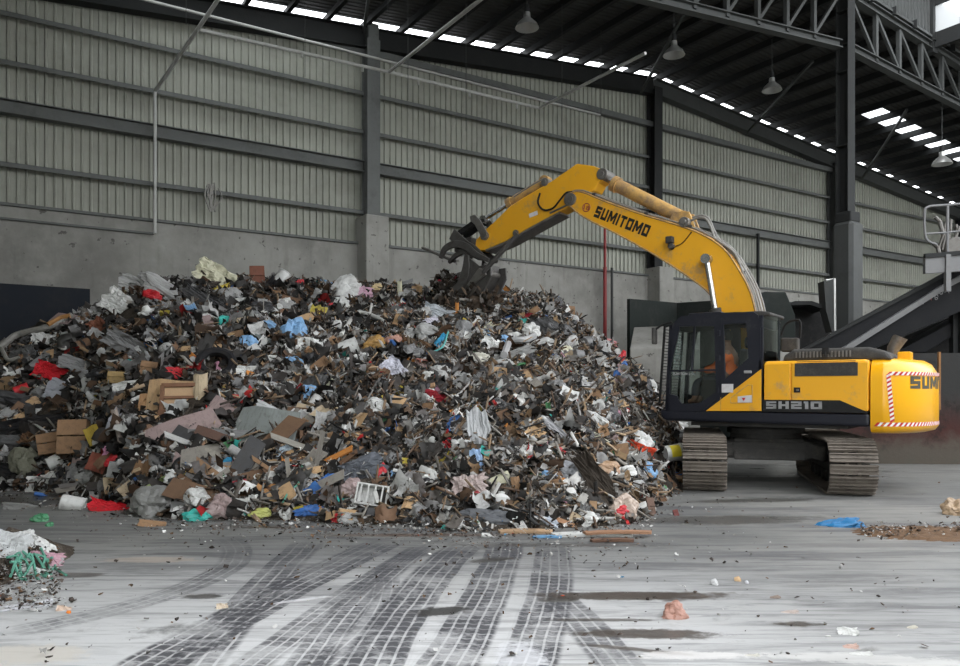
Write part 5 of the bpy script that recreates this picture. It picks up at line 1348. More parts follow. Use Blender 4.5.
 ('bag',430,399,10,14,0,WH,'plastic_bag','plastic bag','white bag wrapped round the left of the red central cloth',None,{}),
 ('film',478,440,20,58,4,(.40,.41,.42),'plastic_sheet','plastic sheet','long grey plastic sheet hanging down the front centre of the heap','long hanging sheet',dict(face=.85,lift=1.2,vi=4)),
 ('film',476,462,12,24,5,(.30,.45,.68),'plastic_bag','plastic bag','light blue plastic at the bottom of the long hanging sheet','light blue hanging plastic',dict(face=.9,lift=2)),
 ('rag',360,474,46,26,25,(.13,.14,.16),'dark_cloth','cloth','dark slate cloth spread low on the heap above the white crate','slate cloth',dict(vi=2)),
 ('bag',352,492,20,18,0,MAU,'cloth_bundle','cloth','dusty pink-grey bundle left of the white crate','pink-grey bundle',{}),
 ('bag',383,473,10,14,20,RED,'red_bag','bag','torn red bag above the white crate','torn red bag',{}),
 ('card',500,482,24,14,28,CREAM,'photo_frame','frame','framed picture lying tilted near the front of the heap','framed picture',dict(th=.04,vi=4)),
 ('bottle',501,500,17,20,85,WH,'plastic_jug','jug','white plastic jug standing below the framed picture','white plastic jug',dict(face=.9,th=.12)),
 ('plank',517,491,9,27,8,WD,'wooden_block','block','reddish wooden block right of the white plastic jug','reddish block',dict(face=.8,th=.05)),
 ('bag',478,500,11,12,30,DRED,'red_bag','bag','dark red crumpled bag left of the white plastic jug',None,{}),
 ('film',470,488,34,22,10,(.42,.34,.32),'cardboard_sheet','cardboard','pinkish crumpled paper left of the framed picture','pinkish paper',dict(vi=5)),
 ('bag',492,518,50,14,-4,(.09,.095,.105),'black_bag','bag','long dark grey bag lying along the front foot of the heap','long dark bag',dict(vi=2)),
 ('board',380,513,50,8,0,DG,'black_tray','tray','flat black tray below the white crate',None,{}),
 ('rag',390,523,30,9,0,(.42,.28,.18),'tan_cloth','cloth','tan and pink scraps on the floor in front of the white crate','tan scraps',{}),
 ('bottle',487,537,11,5,-5,WH,'white_bottle','bottle','small white bottle lying on the floor in front of the heap','small white floor bottle',{}),
 ('bag',446,528,7,5,0,TEAL,'teal_scrap','scrap','tiny teal scrap at the front foot of the heap',None,{}),
 ('plank',525,533,52,4,-5,(.45,.30,.18),'wooden_batten','batten','light brown batten lying at the front foot of the heap','front brown batten',dict(face=.1,th=.03)),
 ('plank',592,536,78,5.5,2,(.60,.60,.58),'white_plank','plank','long white plank lying on the floor in front of the heap','long white plank',dict(face=.05,th=.03)),
 ('plank',547,538,28,2.5,0,(.15,.32,.52),'blue_strip','strip','thin blue strip on the floor left of the long white plank',None,dict(face=.05,th=.02)),
 ('plank',617,537,66,3,3,(.36,.20,.12),'wooden_batten','batten','thin brown batten crossing the right end of the long white plank',None,dict(face=.05,lift=1.6)),
 ('plank',612,542,42,2.5,0,(.16,.09,.06),'wooden_batten','batten','short dark batten on the floor in front of the long white plank',None,dict(face=.05)),
 ('bag',549,522,22,8,-30,(.50,.55,.62),'plastic_bag','plastic bag','bluish clear bottle-shaped wrapper at the front foot, above the long white plank',None,{}),
 ('plank',562,522,24,4,-25,(.40,.22,.12),'wooden_batten','batten','brown batten stub above the left end of the long white plank',None,{}),
 ('plank',572,512,15,6,40,WH,'white_block','block','white block low on the heap above the long white plank','white block',{}),
 ('rag',596,487,22,66,28,(.035,.028,.022),'root_mat','matting','dark shaggy matting hanging down at the right front corner of the heap','dark shaggy matting',dict(face=.6,lift=.8,vi=3)),
 ('film',566,440,60,8,-48,(.30,.30,.31),'plastic_strip','plastic strip','grey ribbed strip sloping down above the dark shaggy matting','grey ribbed strip',dict(th=.08)),
 ('bag',570,476,26,18,-20,(.28,.29,.31),'plastic_bag','plastic bag','grey lumpy bag left of the dark shaggy matting','grey lumpy bag',dict(vi=1)),
 ('bag',622,510,28,23,25,(.42,.33,.27),'paper_sack','sack','tan sack at the right front corner of the heap','tan corner sack',dict(vi=4)),
 ('bag',621,513,12,7,15,RED,'red_wrapper','wrapper','red wrapper on the tan corner sack',None,dict(lift=1.6)),
 ('carton',647,508,9,14,5,(.13,.08,.06),'wooden_block','block','dark wooden block standing on the floor beside the tan corner sack','dark floor block',dict(face=.5)),
 ('carton',676,515,5,6,5,(.16,.05,.045),'brick_piece','brick','small red-brown brick piece on the floor right of the dark wooden block',None,dict(face=.5)),
 ('rag',638,449,34,8,-24,(.60,.07,.03),'orange_strip','strip','bright orange-red strip low on the right slope','orange-red strip',dict(vi=1,th=.1)),
 ('bag',642,444,17,16,-30,WH,'white_bag','bag','white bag above the orange-red strip','white bag above the strip',dict(vi=2)),
 ('bag',609,470,24,13,-10,(.38,.24,.14),'cardboard_sheet','cardboard','tan cardboard hump low on the right slope','tan cardboard hump',{}),
 ('bag',626,474,18,12,20,WH,'plastic_bag','plastic bag','white crumpled plastic right of the tan cardboard hump',None,dict(vi=5)),
 ('bag',637,486,16,8,0,LG,'plastic_bag','plastic bag','grey-white bag at the right foot of the heap','grey bag at the right foot',{}),
 ('bag',681,452,8,8,0,YEL,'yellow_bag','bag','yellow scrap between the paint bucket and the left track of the excavator','yellow scrap',{}),
 ('bag',655,414,8,6,0,WH,'white_bag','bag','small white scrap on the right edge of the heap under the cab',None,{}),
 ('film',676,424,24,7,-5,WH,'white_sheet','sheet','white flattened sheet under the cab floor','sheet under the cab',{}),
 ('film',682,436,14,8,-5,WH,'white_sheet','sheet','second white sheet just below the flattened sheet under the cab',None,{}),
 ('bag',643,490,7,9,10,(.09,.06,.05),'timber_stub','block','small dark timber stub behind the dark wooden block',None,{}),
 ('bag',30,404,74,15,-6,BK,'black_sheet','sheet','long black sheet roll in the dark left side of the heap','upper black roll',dict(vi=2)),
 ('rag',38,424,80,13,12,BK,'black_sheet','sheet','second black sheet roll just above the cardboard boxes','lower black roll',dict(vi=1)),
 ('bag',12,443,44,14,5,DG,'bin_bag','bag','dark bin bag at the left edge, left of the cardboard boxes','dark bin bag',dict(vi=6)),
 ('rag',14,472,46,16,0,BK,'black_sheet','sheet','black rumpled cloth at the left edge beside the mossy rock','black rumpled cloth',dict(vi=3)),
 ('film',62,392,30,20,-20,(.30,.31,.34),'grey_sheet','sheet','smooth blue-grey panel scrap above the upper black roll','blue-grey panel scrap',dict(vi=2,th=.05)),
 ('film',36,412,12,6,10,WH,'paper_scrap','paper','small white scrap between the two black sheet rolls',None,{}),
 ('bag',34,403,12,7,20,TAN,'foam_piece','foam','small tan foam lump on the upper black roll',None,dict(lift=1.3)),
 # floor
 ('bag',838,526,36,11,3,(.015,.16,.36),'blue_bag','bag','bright blue bag lying on the open floor in front of the right track','blue floor bag',dict(vi=2)),
 ('bag',856,527,16,6,-8,(.015,.16,.36),'blue_bag','bag','tail of blue plastic right of the bright blue floor bag',None,{}),
 ('bag',955,514,20,18,20,(.38,.27,.17),'paper_bag','bag','tan paper bag on the floor at the right edge','tan paper bag',dict(vi=3)),
 ('bag',675,616,24,20,15,(.38,.20,.15),'paper_ball','crumpled paper','crumpled brown paper on the wet floor in the foreground','crumpled brown paper',dict(vi=0)),
 ('chunk',715,584,9,8,0,(.50,.50,.50),'stone','stone','pale grey stone in the middle of the floor','pale stone',{}),
 ('chunk',738,580.5,9,6,0,(.55,.38,.22),'stone','stone','tan stone right of the pale grey stone','tan stone',{}),
 ('chunk',747,583,5,4,0,(.50,.50,.52),'stone','stone','tiny grey stone touching the right side of the tan stone',None,{}),
 ('film',848,634,19,10,-15,WH,'white_paper','paper','white torn paper in the right foreground','white torn paper',dict(vi=0)),
 ('film',851,648,14,6,0,(.55,.38,.32),'pink_paper','paper','pinkish paper scrap below the white torn paper',None,{}),
 ('film',861,655,20,5,-8,WH,'white_paper','paper','second white scrap below the pinkish paper',None,{}),
 ('chunk',913,628,14,4,0,(.50,.47,.40),'stone','stone','flat pale stone near the right edge of the foreground',None,{}),
 ('chunk',776,598,15,4,0,(.25,.20,.17),'stone','stone','flat brown clod on the floor between the pale stone and the right edge',None,{}),
 ('film',790,613,16,4,0,(.48,.40,.36),'paper_scrap','paper','pale flat scrap below the flat brown clod',None,{}),
 ('film',752,656,14,3,0,(.60,.58,.52),'paper_scrap','paper','small pale scrap at the very bottom, right of the crumpled brown paper',None,{}),
 ('film',222,608,11,7,10,(.60,.50,.38),'paper_scrap','paper','cream and orange scrap on the tyre marks at the left','scrap on the tyre marks',{}),
 ('film',64,610,14,6,0,(.60,.45,.35),'paper_scrap','paper','white and orange scraps near the white cord on the left floor','white-orange scrap',{}),
 ('chunk',69,613,6,4,0,(.65,.20,.04),'orange_peel','scrap','small orange scrap in front of the white and orange scraps',None,{}),
 ('bag',41,521,13,9,0,GRN,'green_bag','bag','small green scrap on the floor below the white tin','green scrap',{}),
 ('bag',50,526,6,5,0,GRN,'green_scrap','scrap','tiny green scrap right of the small green scrap',None,{}),
 ('rag',20,509,30,8,8,(.20,.20,.19),'flat_tube','scrap','flattened grey tube on the floor at the left','flattened tube',{}),
 ('film',5,551,34,30,10,(.42,.43,.43),'plastic_bag','plastic bag','big translucent bag on the small pile at the left edge','translucent bag',dict(vi=1)),
 ('film',24,542,20,18,30,(.55,.55,.54),'plastic_bag','plastic bag','white bag behind the translucent bag on the small pile',None,dict(vi=3)),
 ('film',41,545,24,10,-15,WH,'plastic_bag','plastic bag','white twisted bag at the top of the small pile','white twisted bag',dict(vi=4)),
 ('film',46,560,30,13,10,(.45,.25,.30),'pink_bag','bag','pink and white film on the right side of the small pile',None,dict(vi=5)),
 ('film',28,572,36,12,-5,(.50,.52,.50),'plastic_bag','plastic bag','pale film at the front of the small pile','pale film',dict(vi=0)),
 ('card',56,566,18,5,60,(.42,.42,.42),'white_batten','batten','thin pale stick leaning at the right end of the small pile',None,{}),
]
LM = []
for (kind, px, py, w, h, ang, col, name, cat, label, lmk, op_) in HAND:
    if kind == 'bag' and w > 20: w, h = w*.86, h*.86
    o = item(kind, px, py, w, h, ang, col, label, name, cat, **op_)
    RECTS.append((px, py, max(w, 6), max(h, 5), math.radians(ang)))
    if lmk: LM.append((px, py, lmk))
# ---- special pieces
def framed(px, py, ang, face=.6, lift=.03):
    P, n, x, y, tc = frame_at(px, py, ang, face); R_ = Matrix((x,y,n)).transposed().to_4x4()
    e = bpy.data.objects.new('x', None); COL.objects.link(e); e.matrix_world = Matrix.Translation(P+n*lift) @ R_; return e, P.y/F
e, k = framed(181, 401, 4, .62, .09); e.name = 'cupboard_sash'; tag(e, 'small wooden window frame with crossbars lying on the plywood panels', 'window frame'); LM.append((181,401,'small wooden frame'))
wdm = worn('frame_wood', (.20,.095,.05), (.08,.05,.03), .6, 5, .7)
for nm, c_, d in (('rail',(0,15*k),(36*k,4*k)),('rail',(0,-14*k),(40*k,6*k)),('stile',(-17*k,0),(4*k,30*k)),('stile',(17*k,0),(4*k,30*k)),('crossbar',(0,2*k),(34*k,3*k))):
    m = MB(); m.box((c_[0],c_[1],0),(d[0],d[1],.05)); m.build(nm, wdm, e, bevel=.006)
m = MB(); m.box((0,1*k,-.02),(34*k,30*k,.012)); m.build('backing_panel', worn('pale_plywood',(.50,.33,.19),(.3,.2,.12),.5,4,.7), e)
# white bent tube frame
m = MB(); pts = []
for px, py in ((341,335),(350,321),(356,313),(366,313.5),(378,318),(389,325)):
    P, n = hit(px, py); tc = (Vector((0,0,H0))-P).normalized(); pts.append(P+tc*.30)
m.tube(smoothpath(pts,5), .045, 10); thing1('bent_tube', m, worn('white_tube',(.58,.58,.55),(.3,.27,.25),.4,5,.5), 'white bent tube lying on the upper middle of the heap', 'tube'); LM.append((365,314,'white bent tube'))
# long grey hose at the left
def surf_tube(pp_, r, mat, name, label, cat, off=.15, grp=None, n=8):
    pts = []
    for px, py in pp_:
        P, nn = hit(px, py); tc = (Vector((0,0,H0))-P).normalized(); pts.append(P+(nn*.5+tc*.5)*(off if P.z > .05 else r))
    m = MB(); m.tube(smoothpath(pts,5), r, n); return thing1(name, m, mat, label, cat, grp, smooth=True)
surf_tube([(1,352),(8,342),(22,338),(45,333),(62,327),(74,320)], .07, M['hose'], 'grey_hose', 'thick grey hose curving over the left end of the heap', 'hose', .25); LM.append((30,338,'thick grey hose'))
surf_tube([(2,350),(6,358),(12,364),(24,362)], .04, M['hose'], 'grey_hose', 'thin pale hose dropping from the end of the thick grey hose', 'hose', .25)
surf_tube([(60,344),(66,348),(67,352),(62,353),(60,349)], .02, M['whitetape'], 'white_rope', 'looped white cord below the thick grey hose', 'cord', .2)
surf_tube([(52,331),(62,325),(73,322)], .05, worn('ochre_tube',(.35,.17,.05),(.1,.06,.03),.5,5,.6), 'ochre_tube', 'ochre tube lying on the thick grey hose', 'tube', .35)
surf_tube([(505,361),(505,350),(512,346),(524,345),(534,341)], .07, worn('pale_hose',(.42,.42,.42),(.2,.2,.2),.6,5,.6), 'bent_duct', 'pale bent duct on the upper right slope', 'duct', .22); LM.append((515,347,'pale bent duct'))
surf_tube([(446,337),(444,350),(437,356),(430,358)], .018, worn('teal_twine',(.10,.38,.36),(.05,.2,.2),.5,5,.6), 'teal_twine', 'thin teal cord hanging from the hanging grey bag', 'cord', .25)
surf_tube([(0,609),(18,607),(38,604),(52,601)], .014, worn('white_cord',(.55,.55,.58),(.3,.3,.3),.5,5,.6), 'white_rope', 'white cord lying on the floor from the left edge', 'cord', .02)
surf_tube([(0,612),(20,609),(40,607),(50,606)], .010, bpy.data.materials['white_cord'], 'white_rope', 'second thinner white cord just in front of the first on the left floor', 'cord', .02)
gt = worn('green_twine',(.10,.30,.22),(.05,.15,.12),.5,6,.7)
for i in range(14):
    x0 = 4+i*3.3; surf_tube([(x0,552+random.uniform(0,14)),(x0+random.uniform(2,9),562+random.uniform(-4,6)),(x0+random.uniform(4,16),570+random.uniform(-4,8)),(x0+random.uniform(-4,20),578+random.uniform(-3,3))], .012, gt, 'green_twine', 'loose green twine strand tangled on the small pile at the left edge', 'twine', .10, 'green twine on the small pile', 5)
surf_tube([(303,470),(300,487),(290,497),(284,507)], .014, gt, 'green_twine', 'green cord curving down beside the curved orange board', 'cord', .15)
# white crate
e, k = framed(372, 499, -8, .7, .14); e.name = 'white_crate'; tag(e, 'broken white plastic crate near the front foot of the heap', 'crate'); LM.append((372,499,'white crate'))
wm_ = worn('white_crate_plastic',(.52,.52,.50),(.15,.13,.12),.5,5,.5)
m = MB(); m.box((0,0,-.06),(32*k,20*k,.02))
for s_ in (-1,1): m.box((s_*15*k,0,0),(.025,20*k,.14)); m.box((0,s_*10*k,0),(32*k,.025,.14))
m.build('crate_shell', wm_, e, bevel=.006)
for i in range(4):
    m = MB(); m.box((-11*k+i*7*k,0,.075),(.02,19*k,.015)); m.build('crate_rib', wm_, e)
# white paint bucket
e, k = framed(666, 455, 8, .6, .26); e.name = 'paint_bucket'; tag(e, 'white paint bucket with yellow label lying at the right foot of the heap', 'bucket'); LM.append((669,453,'white paint bucket'))
V, f = lathe([(0,-.5),(.43,-.5),(.45,-.46),(.5,.38),(.54,.40),(.54,.5),(.48,.5),(.44,-.40),(0,-.42)], 24); V = rotx(V)*np.array([20*k,17*k,17*k])
m = MB(); m.add(V.tolist(), f); m.build('bucket_body', worn('bucket_plastic',(.62,.62,.60),(.3,.28,.25),.4,5,.4), e, smooth=True)
m = MB(); vs = []
for i in range(9):
    a = PI/2-.9+1.5*i/8
    for x in (-.30,.22): r = (.48+.02)*17*k*1.02; vs.append((x*20*k, math.cos(a)*r, math.sin(a)*r))
m.add(vs, [(2*i,2*i+2,2*i+3,2*i+1) for i in range(8)]); m.build('bucket_label', worn('yellow_label',(.75,.60,.03),(.4,.3,.1),.3,6,.5), e)
m = MB(); m.tube([(.42*20*k, math.cos(a)*8.8*k, math.sin(a)*8.8*k-.0) for a in [i*PI/8 for i in range(9)]], .006, 5); m.build('bucket_handle', M['steel'], e)
# tyre treads etc: ring on the tyre
tyre = None

# ------------------------------------------------------------------ countable waste of each kind
def cname(c):
    tab = [(WH,'white'),(LG,'pale grey'),(GR,'grey'),(DG,'dark grey'),(BK,'black'),(TAN,'tan'),(CB,'brown'),(DCB,'dark brown'),(PALE,'pale tan'),(RED,'red'),(DRED,'dark red'),(BLU,'blue'),(LBL,'light blue'),(CY,'bright blue'),(TEAL,'teal'),(PINK,'pink'),(YEL,'yellow'),(OR,'orange-brown'),(CREAM,'cream'),(BR,'blackish brown'),(WD,'reddish brown'),(GW,'weathered grey'),(MAU,'mauve-grey'),(GRN,'green')]
    return min(tab, key=lambda t: sum((a-b)**2 for a, b in zip(t[0], c)))[1]
USED = set()
def auto_label(desc, px, py):
    near = sorted(LM, key=lambda l: (l[0]-px)**2+((l[1]-py)*1.2)**2)[:9]
    def rel(l):
        dx, dy = px-l[0], py-l[1]; d = math.hypot(dx, dy); far_ = 'just ' if d < 18 else '' if d < 45 else 'well '
        if abs(dy) > abs(dx): return far_+('below' if dy > 0 else 'above')
        return (far_ if far_ != 'well ' else 'far ')+('right of' if dx > 0 else 'left of')
    for l in near[:5]:
        s = f'{desc} {rel(l)} the {l[2]}'
        if s not in USED and len(s.split()) <= 16: USED.add(s); return s
    for i in range(6):
        for j in range(i+1, 8):
            s = f'{desc} between the {near[i][2]} and the {near[j][2]}'
            if s not in USED and len(s.split()) <= 16: USED.add(s); return s
    for i in range(6):
        s = f'{desc} {rel(near[i])} the {near[i][2]}'
        if len(s.split()) <= 16: return s
    return s
def inpile(px, py):
    if not (0 < px < 690): return False
    yb, yc, Dc, _ = crow(px); return yc+3 < py < yb-2
def pick(opts, r=random):
    t = sum(w_ for w_, _ in opts); x = r.uniform(0, t)
    for w_, v in opts:
        x -= w_
        if x <= 0: return v
    return opts[-1][1]
def covered(px, py, k=1.0):
    for (a, b, w, h, an) in RECTS:
        dx, dy = px-a, -(py-b); u = dx*math.cos(an)+dy*math.sin(an); v = -dx*math.sin(an)+dy*math.cos(an)
        if (u/(w*.5*k+1.5))**2+(v/(h*.5*k+1.5))**2 < 1: return True
    return False
RECTS += [(181,401,44,36,0),(372,499,36,24,0),(666,455,30,24,0),(365,314,50,5,0)]
PAL = dict(plank=[(4,WD),(4,GW),(3,TAN),(3,CB),(3,DCB),(1,WH),(1,OR),(2,BR)], card=[(4,CB),(3,TAN),(2,PALE),(3,DCB),(1.5,WH),(1,LG),(.6,MAU)],
           bag=[(6,WH),(6,LG),(6,GR),(5,DG),(5,BK),(.25,RED),(.10,BLU),(.35,LBL),(.08,TEAL),(.2,PINK),(.15,YEL),(.6,CREAM),(1,DCB)],
           film=[(8,WH),(6,LG),(6,GR),(4,DG),(3,BK),(.4,LBL),(.2,RED),(.6,CREAM)], rag=[(3,GR),(4,DG),(4,BK),(2,BR),(2,DCB),(.4,DRED),(.4,BLU),(1,LG),(.5,MAU)],
           board=[(3,GR),(3,GW),(2,CB),(2,DG),(1,WH),(2,DCB),(1,MAU)], bottle=[(4,WH),(2,LG),(1,LBL),(.5,GRN),(.4,RED),(2,DG)], drum=[(3,WH),(1,GR),(1,LG),(.5,RED),(.4,BLU)])
AUTO = [('plank',150,(12,34),(2,4.5),'wooden_batten','batten',('split','broken','thin','snapped'),'broken battens in the waste heap'),
        ('board',60,(14,30),(5,10),'broken_board','board',('bent','cracked','flat'),'broken boards in the waste heap'),
        ('card',120,(9,22),(7,15),'cardboard_piece','cardboard',('folded','torn','creased'),'cardboard pieces in the waste heap'),
        ('bag',190,(9,20),(7,14),'plastic_bag','plastic bag',('crumpled','knotted','lumpy','squashed'),'plastic bags in the waste heap'),
        ('film',170,(11,30),(6,13),'plastic_sheet','plastic sheet',('wrinkled','twisted','torn'),'plastic sheets in the waste heap'),
        ('rag',110,(10,28),(6,12),'rag','rag',('ragged','matted','rumpled'),'rags in the waste heap'),
        ('bottle',36,(7,11),(3,5),'plastic_bottle','bottle',('empty','dented'),'bottles in the waste heap'),
        ('drum',20,(7,12),(6,9),'tin','tin',('dented','round'),'tins in the waste heap')]
AUTO = [('board',16,(40,80),(7,16),'broken_board','board',('split','warped','flat'),'broken boards in the waste heap'),
        ('plank',24,(34,80),(3,5),'wooden_batten','batten',('straight','splintered','worn'),'broken battens in the waste heap')] + AUTO
for ai, (kind, n, (w0,w1), (h0,h1), name, cat, states, grp) in enumerate(AUTO):
    c = 0; tries = 0
    while c < n and tries < 20000:
        tries += 1; px, py = random.uniform(3,688), random.uniform(275,528)
        if ai < 2: px, py = random.uniform(185,345), random.uniform(425,500)
        if not inpile(px, py): continue
        sc = 1.0
        if px < 320: sc = 1.12
        elif px > 440: sc = .85
        if py < 340: sc *= .85
        if kind in ('card','board') and px < 320 and py > 380 and random.random() < .5: sc *= 1.2
        w_, h_ = random.uniform(w0,w1)*sc, random.uniform(h0,h1)*sc
        # keep hand-placed pieces readable
        if covered(px, py, 1.0+6/max(w_,8)): continue
        col = pick(PAL[kind])
        if px < 120 and random.random() < .5: col = tuple(v*.45 for v in col) if col not in (RED,YEL) else col  # left-edge pieces darkened, for the dim light as well as dark bags
        k = random.uniform(.75,1.15); colj = tuple(min(.8, v*k) for v in col)
        size = 'large' if w_ > (w0+w1)/2*1.15 else 'small' if w_ < (w0+w1)/2*.8 else ''
        size = {'plank': {'large':'long','small':'short','':''}}.get(kind, {}).get(size, size)
        desc = ' '.join(x for x in (size, cname(col), random.choice(states), cat) if x)
        item(kind, px, py, w_, h_, random.gauss(-10,38), colj, auto_label(desc, px, py), name, cat, face=random.uniform(.25,.75), lift=random.uniform(.15,.5), vi=random.randrange(9), group=grp, jit=.25)
        c += 1

# ------------------------------------------------------------------ the fine waste: merged, uncountable
CLR = None
def scatter(name, shapes, n, size, palette, label, cat, seed, region=None, flat=.8, lift=.2, thick=None, aspect=(1,1), yb_boost=1.0):
    rng = np.random.default_rng(seed); P, N = SURF
    global CLR
    if CLR is None or len(CLR) != len(P):
        CLR = np.ones(len(P)); ux = CX+F*P[:,0]/P[:,1]; uy = HY-F*(P[:,2]-H0)/P[:,1]
        for (a_, b_, w2, h2, an) in RECTS:
            dx, dy = ux-a_, -(uy-b_); u = dx*math.cos(an)+dy*math.sin(an); v = -dx*math.sin(an)+dy*math.cos(an)
            CLR[(u/(w2*.5+1))**2+(v/(h2*.5+1))**2 < 1] = .10
    w_ = SURFW*CLR
    if region is not None: w_ = w_*region(P)
    idx = rng.choice(len(P), n, p=w_/w_.sum()); pos = P[idx] + rng.normal(0,.03,(n,3)); nn = N[idx] + rng.normal(0, flat, (n,3)); nn /= np.linalg.norm(nn,axis=1)[:,None]
    a = rng.normal(size=(n,3)); x = a - nn*(a*nn).sum(1)[:,None]; x /= np.linalg.norm(x,axis=1)[:,None]; y = np.cross(nn, x)
    sz = size[0]*(size[1]/size[0])**rng.random(n); asp = rng.uniform(aspect[0], aspect[1], n)
    S = np.stack([sz, sz/asp, (sz/asp)*.5 if thick is None else np.full(n, thick)],1)
    pos = pos + nn*(S[:,2]*lift)[:,None]
    pal = np.array([c for _, c in palette]); pw = np.array([w for w, _ in palette], float); ci = rng.choice(len(pal), n, p=pw/pw.sum()); col = pal[ci]*rng.uniform(.6,1.2,(n,1))
    kv = rng.integers(0, len(shapes), n); VV, LL, LS, CC = [], [], [], []; off = 0
    for q, (V, f) in enumerate(shapes):
        sel = np.where(kv == q)[0]; m_ = len(sel)
        if not m_: continue
        Vs = V[None]*S[sel][:,None]; W_ = Vs[...,0:1]*x[sel][:,None]+Vs[...,1:2]*y[sel][:,None]+Vs[...,2:3]*nn[sel][:,None]+pos[sel][:,None]
        VV.append(W_.reshape(-1,3)); nv = len(V); CC.append(np.repeat(col[sel], nv, 0))
        for L in (3,4):
            ff = np.array([t for t in f if len(t) == L])
            if len(ff): LL.append((ff[None]+(np.arange(m_)*nv)[:,None,None]+off).reshape(-1)); LS.append(np.full(len(ff)*m_, L))
        off += m_*nv
    VV = np.concatenate(VV); LL = np.concatenate(LL); LS = np.concatenate(LS); CC = np.concatenate(CC)
    me = bpy.data.meshes.new(name); me.vertices.add(len(VV)); me.vertices.foreach_set('co', VV.astype(np.float32).ravel())
    me.loops.add(len(LL)); me.loops.foreach_set('vertex_index', LL.astype(np.int32)); me.polygons.add(len(LS))
    st = np.concatenate([[0], np.cumsum(LS)[:-1]]); me.polygons.foreach_set('loop_start', st.astype(np.int32)); me.update(calc_edges=True)
    at = me.color_attributes.new('col','FLOAT_COLOR','POINT'); at.data.foreach_set('color', np.concatenate([CC, np.ones((len(CC),1))],1).astype(np.float32).ravel())
    me.materials.append(M['litter']); o = bpy.data.objects.new(name, me); COL.objects.link(o)
    return tag(o, label, cat, kind='stuff')
def surf_points(o, smax=None):
    me = o.data; n = len(me.polygons); C = np.empty(n*3); me.polygons.foreach_get('center', C); Nn = np.empty(n*3); me.polygons.foreach_get('normal', Nn); A = np.empty(n); me.polygons.foreach_get('area', A)
    C = C.reshape(-1,3); Nn = Nn.reshape(-1,3); Nn *= np.sign(Nn[:,2:3]+1e-9); return C, Nn, A
C, Nn, A = surf_points(heap)
tocam = np.array([0,0,H0])-C; tocam /= np.linalg.norm(tocam,axis=1)[:,None]; face = (Nn*tocam).sum(1)
pxs = CX+F*C[:,0]/C[:,1]
vis = (face > -.15) & (C[:,2] > -.05) & (pxs > -40)
# random point inside each face
SURF = (C[vis] , Nn[vis]); SURFW = A[vis]*np.clip(face[vis]+.25,.1,1)
rg_ = np.random.default_rng(5)
rep = 12; Pj = np.repeat(SURF[0],rep,0)+rg_.normal(0,.05,(len(SURF[0])*rep,3))*np.array([1,1,.4]); SURF = (Pj, np.repeat(SURF[1],rep,0)); SURFW = np.repeat(SURFW,rep)
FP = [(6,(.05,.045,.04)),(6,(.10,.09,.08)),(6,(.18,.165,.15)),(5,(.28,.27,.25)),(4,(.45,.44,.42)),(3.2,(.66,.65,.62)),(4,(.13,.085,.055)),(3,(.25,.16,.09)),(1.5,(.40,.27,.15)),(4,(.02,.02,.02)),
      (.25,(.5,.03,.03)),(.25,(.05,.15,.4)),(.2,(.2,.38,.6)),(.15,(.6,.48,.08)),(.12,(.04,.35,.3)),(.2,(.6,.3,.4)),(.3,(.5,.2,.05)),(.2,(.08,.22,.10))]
LP = [(7,(.025,.024,.023)),(6,(.05,.048,.046)),(4,(.11,.10,.095)),(3,(.22,.215,.21)),(2.4,(.42,.42,.41)),(1.6,(.64,.64,.62)),(3,(.09,.055,.035)),(1,(.22,.13,.08)),(.2,(.45,.03,.03)),(.1,(.05,.15,.4)),(.1,(.55,.45,.08))]  # left-heap palette, with the dim light there painted in beside dark bags
small_sheet = [crumple_sheet(200+i,4,3,.8,.12) for i in range(6)] + [folded(210+i,3,3) for i in range(3)]
small_chunk = [blob(220+i,1,.8) for i in range(4)]
sticks = [slab(230+i,2,.5,.1) for i in range(3)]
med_sheet = [crumple_sheet(240+i,6,5,.9,.06) for i in range(6)]
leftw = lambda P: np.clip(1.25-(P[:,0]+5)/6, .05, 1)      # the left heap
rightw = lambda P: np.clip((P[:,0]+5.5)/4, .08, 1)
LPD = LP
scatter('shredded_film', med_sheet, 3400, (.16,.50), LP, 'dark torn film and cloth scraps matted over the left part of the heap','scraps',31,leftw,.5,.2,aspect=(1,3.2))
scatter('shredded_film', med_sheet, 3600, (.12,.32), FP, 'grey torn film and paper scraps over the right part of the heap','scraps',32,rightw,.55,.2,aspect=(1.2,3.5))
scatter('litter_flakes', small_sheet, 19000, (.04,.16), FP, 'small flakes of paper, plastic and card covering the right part of the heap','litter',33,rightw,.8,.4,aspect=(1,4))
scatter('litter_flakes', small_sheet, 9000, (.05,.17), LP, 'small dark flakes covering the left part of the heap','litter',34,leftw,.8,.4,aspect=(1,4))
scatter('rubble', small_chunk, 6000, (.03,.12), FP, 'small lumps and rubble mixed through the heap','rubble',35,None,.9,.3,aspect=(1,1.6))
SPL = [(3,(.24,.17,.11)),(3,(.15,.10,.07)),(4,(.27,.25,.22)),(3,(.08,.065,.055)),(1.2,(.42,.31,.20)),(2,(.48,.47,.45)),(2,(.03,.03,.03))]
scatter('wood_splinters', sticks, 7000, (.14,.60), SPL, 'thin splinters of wood sticking out all over the right part of the heap','splinters',36,rightw,.6,.8,thick=.016,aspect=(9,22))
scatter('wood_splinters', sticks, 2200, (.14,.55), SPL, 'thin splinters of wood scattered over the left part of the heap','splinters',39,leftw,.6,.7,thick=.018,aspect=(7,16))
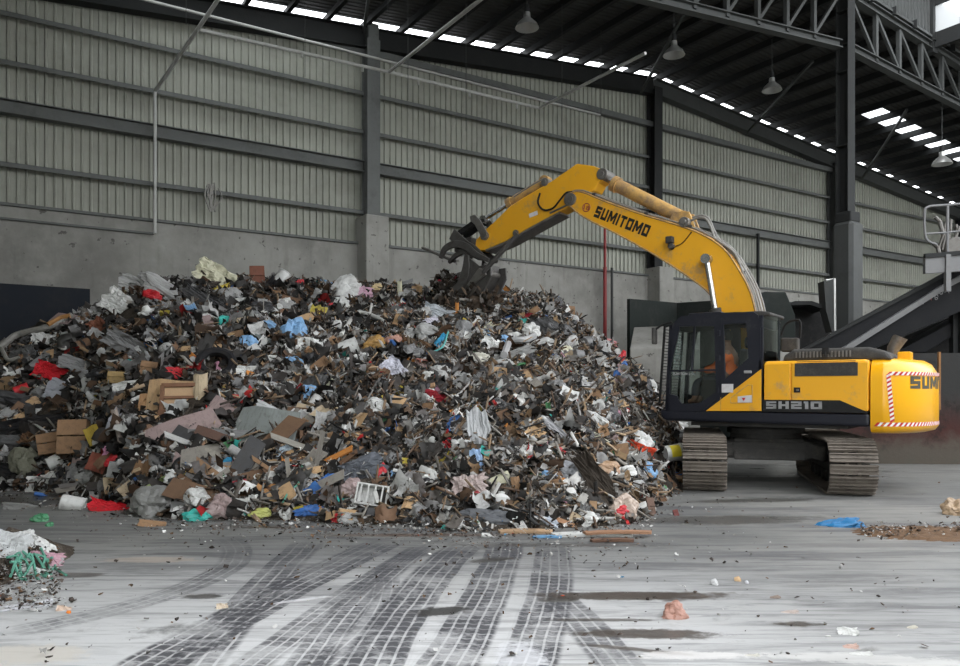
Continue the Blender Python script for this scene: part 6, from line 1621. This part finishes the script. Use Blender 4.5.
# waste squeezed between the grapple jaws and hanging from them
rng = np.random.default_rng(3); Pg = []
for _ in range(1500):
    a = rng.normal(size=3); a /= np.linalg.norm(a); a *= rng.random()**.33
    q = ie(455-8*a[2]+rng.normal()*2, 302-a[2]*28, 0); w3 = to_w(q[0]+a[0]*.38, a[1]*.42, q[1]); Pg.append((w3.x, w3.y, w3.z, a[0], a[1], a[2]))
for _ in range(260):
    q = ie(rng.uniform(462,492), rng.uniform(290,318), 0); w3 = to_w(q[0], rng.normal()*.25, q[1]); Pg.append((w3.x, w3.y, w3.z, 0, 1, 0))
Pg = np.array(Pg); SURF = (Pg[:,:3], Pg[:,3:]); SURFW = np.ones(len(Pg)); CLR = np.ones(len(Pg))
scatter('grabbed_waste', med_sheet+small_sheet+sticks, 2300, (.10,.42), [(4,(.03,.025,.02)),(3,(.08,.06,.045)),(2,(.14,.10,.07)),(2,(.25,.23,.21)),(1,(.45,.44,.42)),(.2,(.4,.03,.06))], 'clump of torn dark waste squeezed in the grapple jaws and hanging below them', 'waste clump', 41, None, .6, .1, aspect=(1.2,6))
# crumbs on the floor near the heap's foot and over the yard
rng = np.random.default_rng(77); Pf = []
for _ in range(9000):
    u = rng.uniform(-40,760); yb = crow(min(u,724))[0]; k = rng.exponential(9)
    py = yb + k - 1
    if py > 400 and u < 725: g = gpt(u, py); Pf.append((g.x, g.y, .004))
for _ in range(1500):
    u, py = rng.uniform(-20,980), 470+200*rng.random()**1.2; g = gpt(u, py); Pf.append((g.x,g.y,.003))
for _ in range(900):
    u, py = 560+rng.random()*180+rng.normal()*20, 455+rng.random()**1.5*110; g = gpt(u, py); Pf.append((g.x,g.y,.003))
for _ in range(1600):
    u, py = 862+rng.random()*110, 533+rng.normal()*3; g = gpt(u, py); Pf.append((g.x,g.y,.02))
for _ in range(2600):
    u, py = rng.uniform(-10,60), rng.uniform(545,612); g,_n = hit(u, py); Pf.append((g.x,g.y,g.z+.01))
Pf = np.array(Pf); SURF = (Pf, np.tile(np.array([0,0,1.]),(len(Pf),1))); SURFW = np.ones(len(Pf))
CLR = np.ones(len(Pf))
scatter('litter_crumbs', small_sheet+small_chunk, 8200, (.008,.05), [(4,(.10,.08,.07)),(4,(.06,.05,.045)),(2.5,(.35,.34,.32)),(2.5,(.65,.64,.62)),(3,(.20,.12,.07)),(.04,(.5,.1,.05)),(.04,(.1,.3,.5))], 'fine crumbs of rubbish scattered over the floor in front of the heap','crumbs',38,None,.35,.3,aspect=(1,2))
# ------------------------------------------------------------------ light
w = bpy.data.worlds.new('sky'); SC.world = w; w.use_nodes = True
nt = w.node_tree; bg = nt.nodes['Background']
bg.inputs[0].default_value = (.93,.96,1,1); bg.inputs[1].default_value = 4.2
SC.view_settings.exposure = 0.28
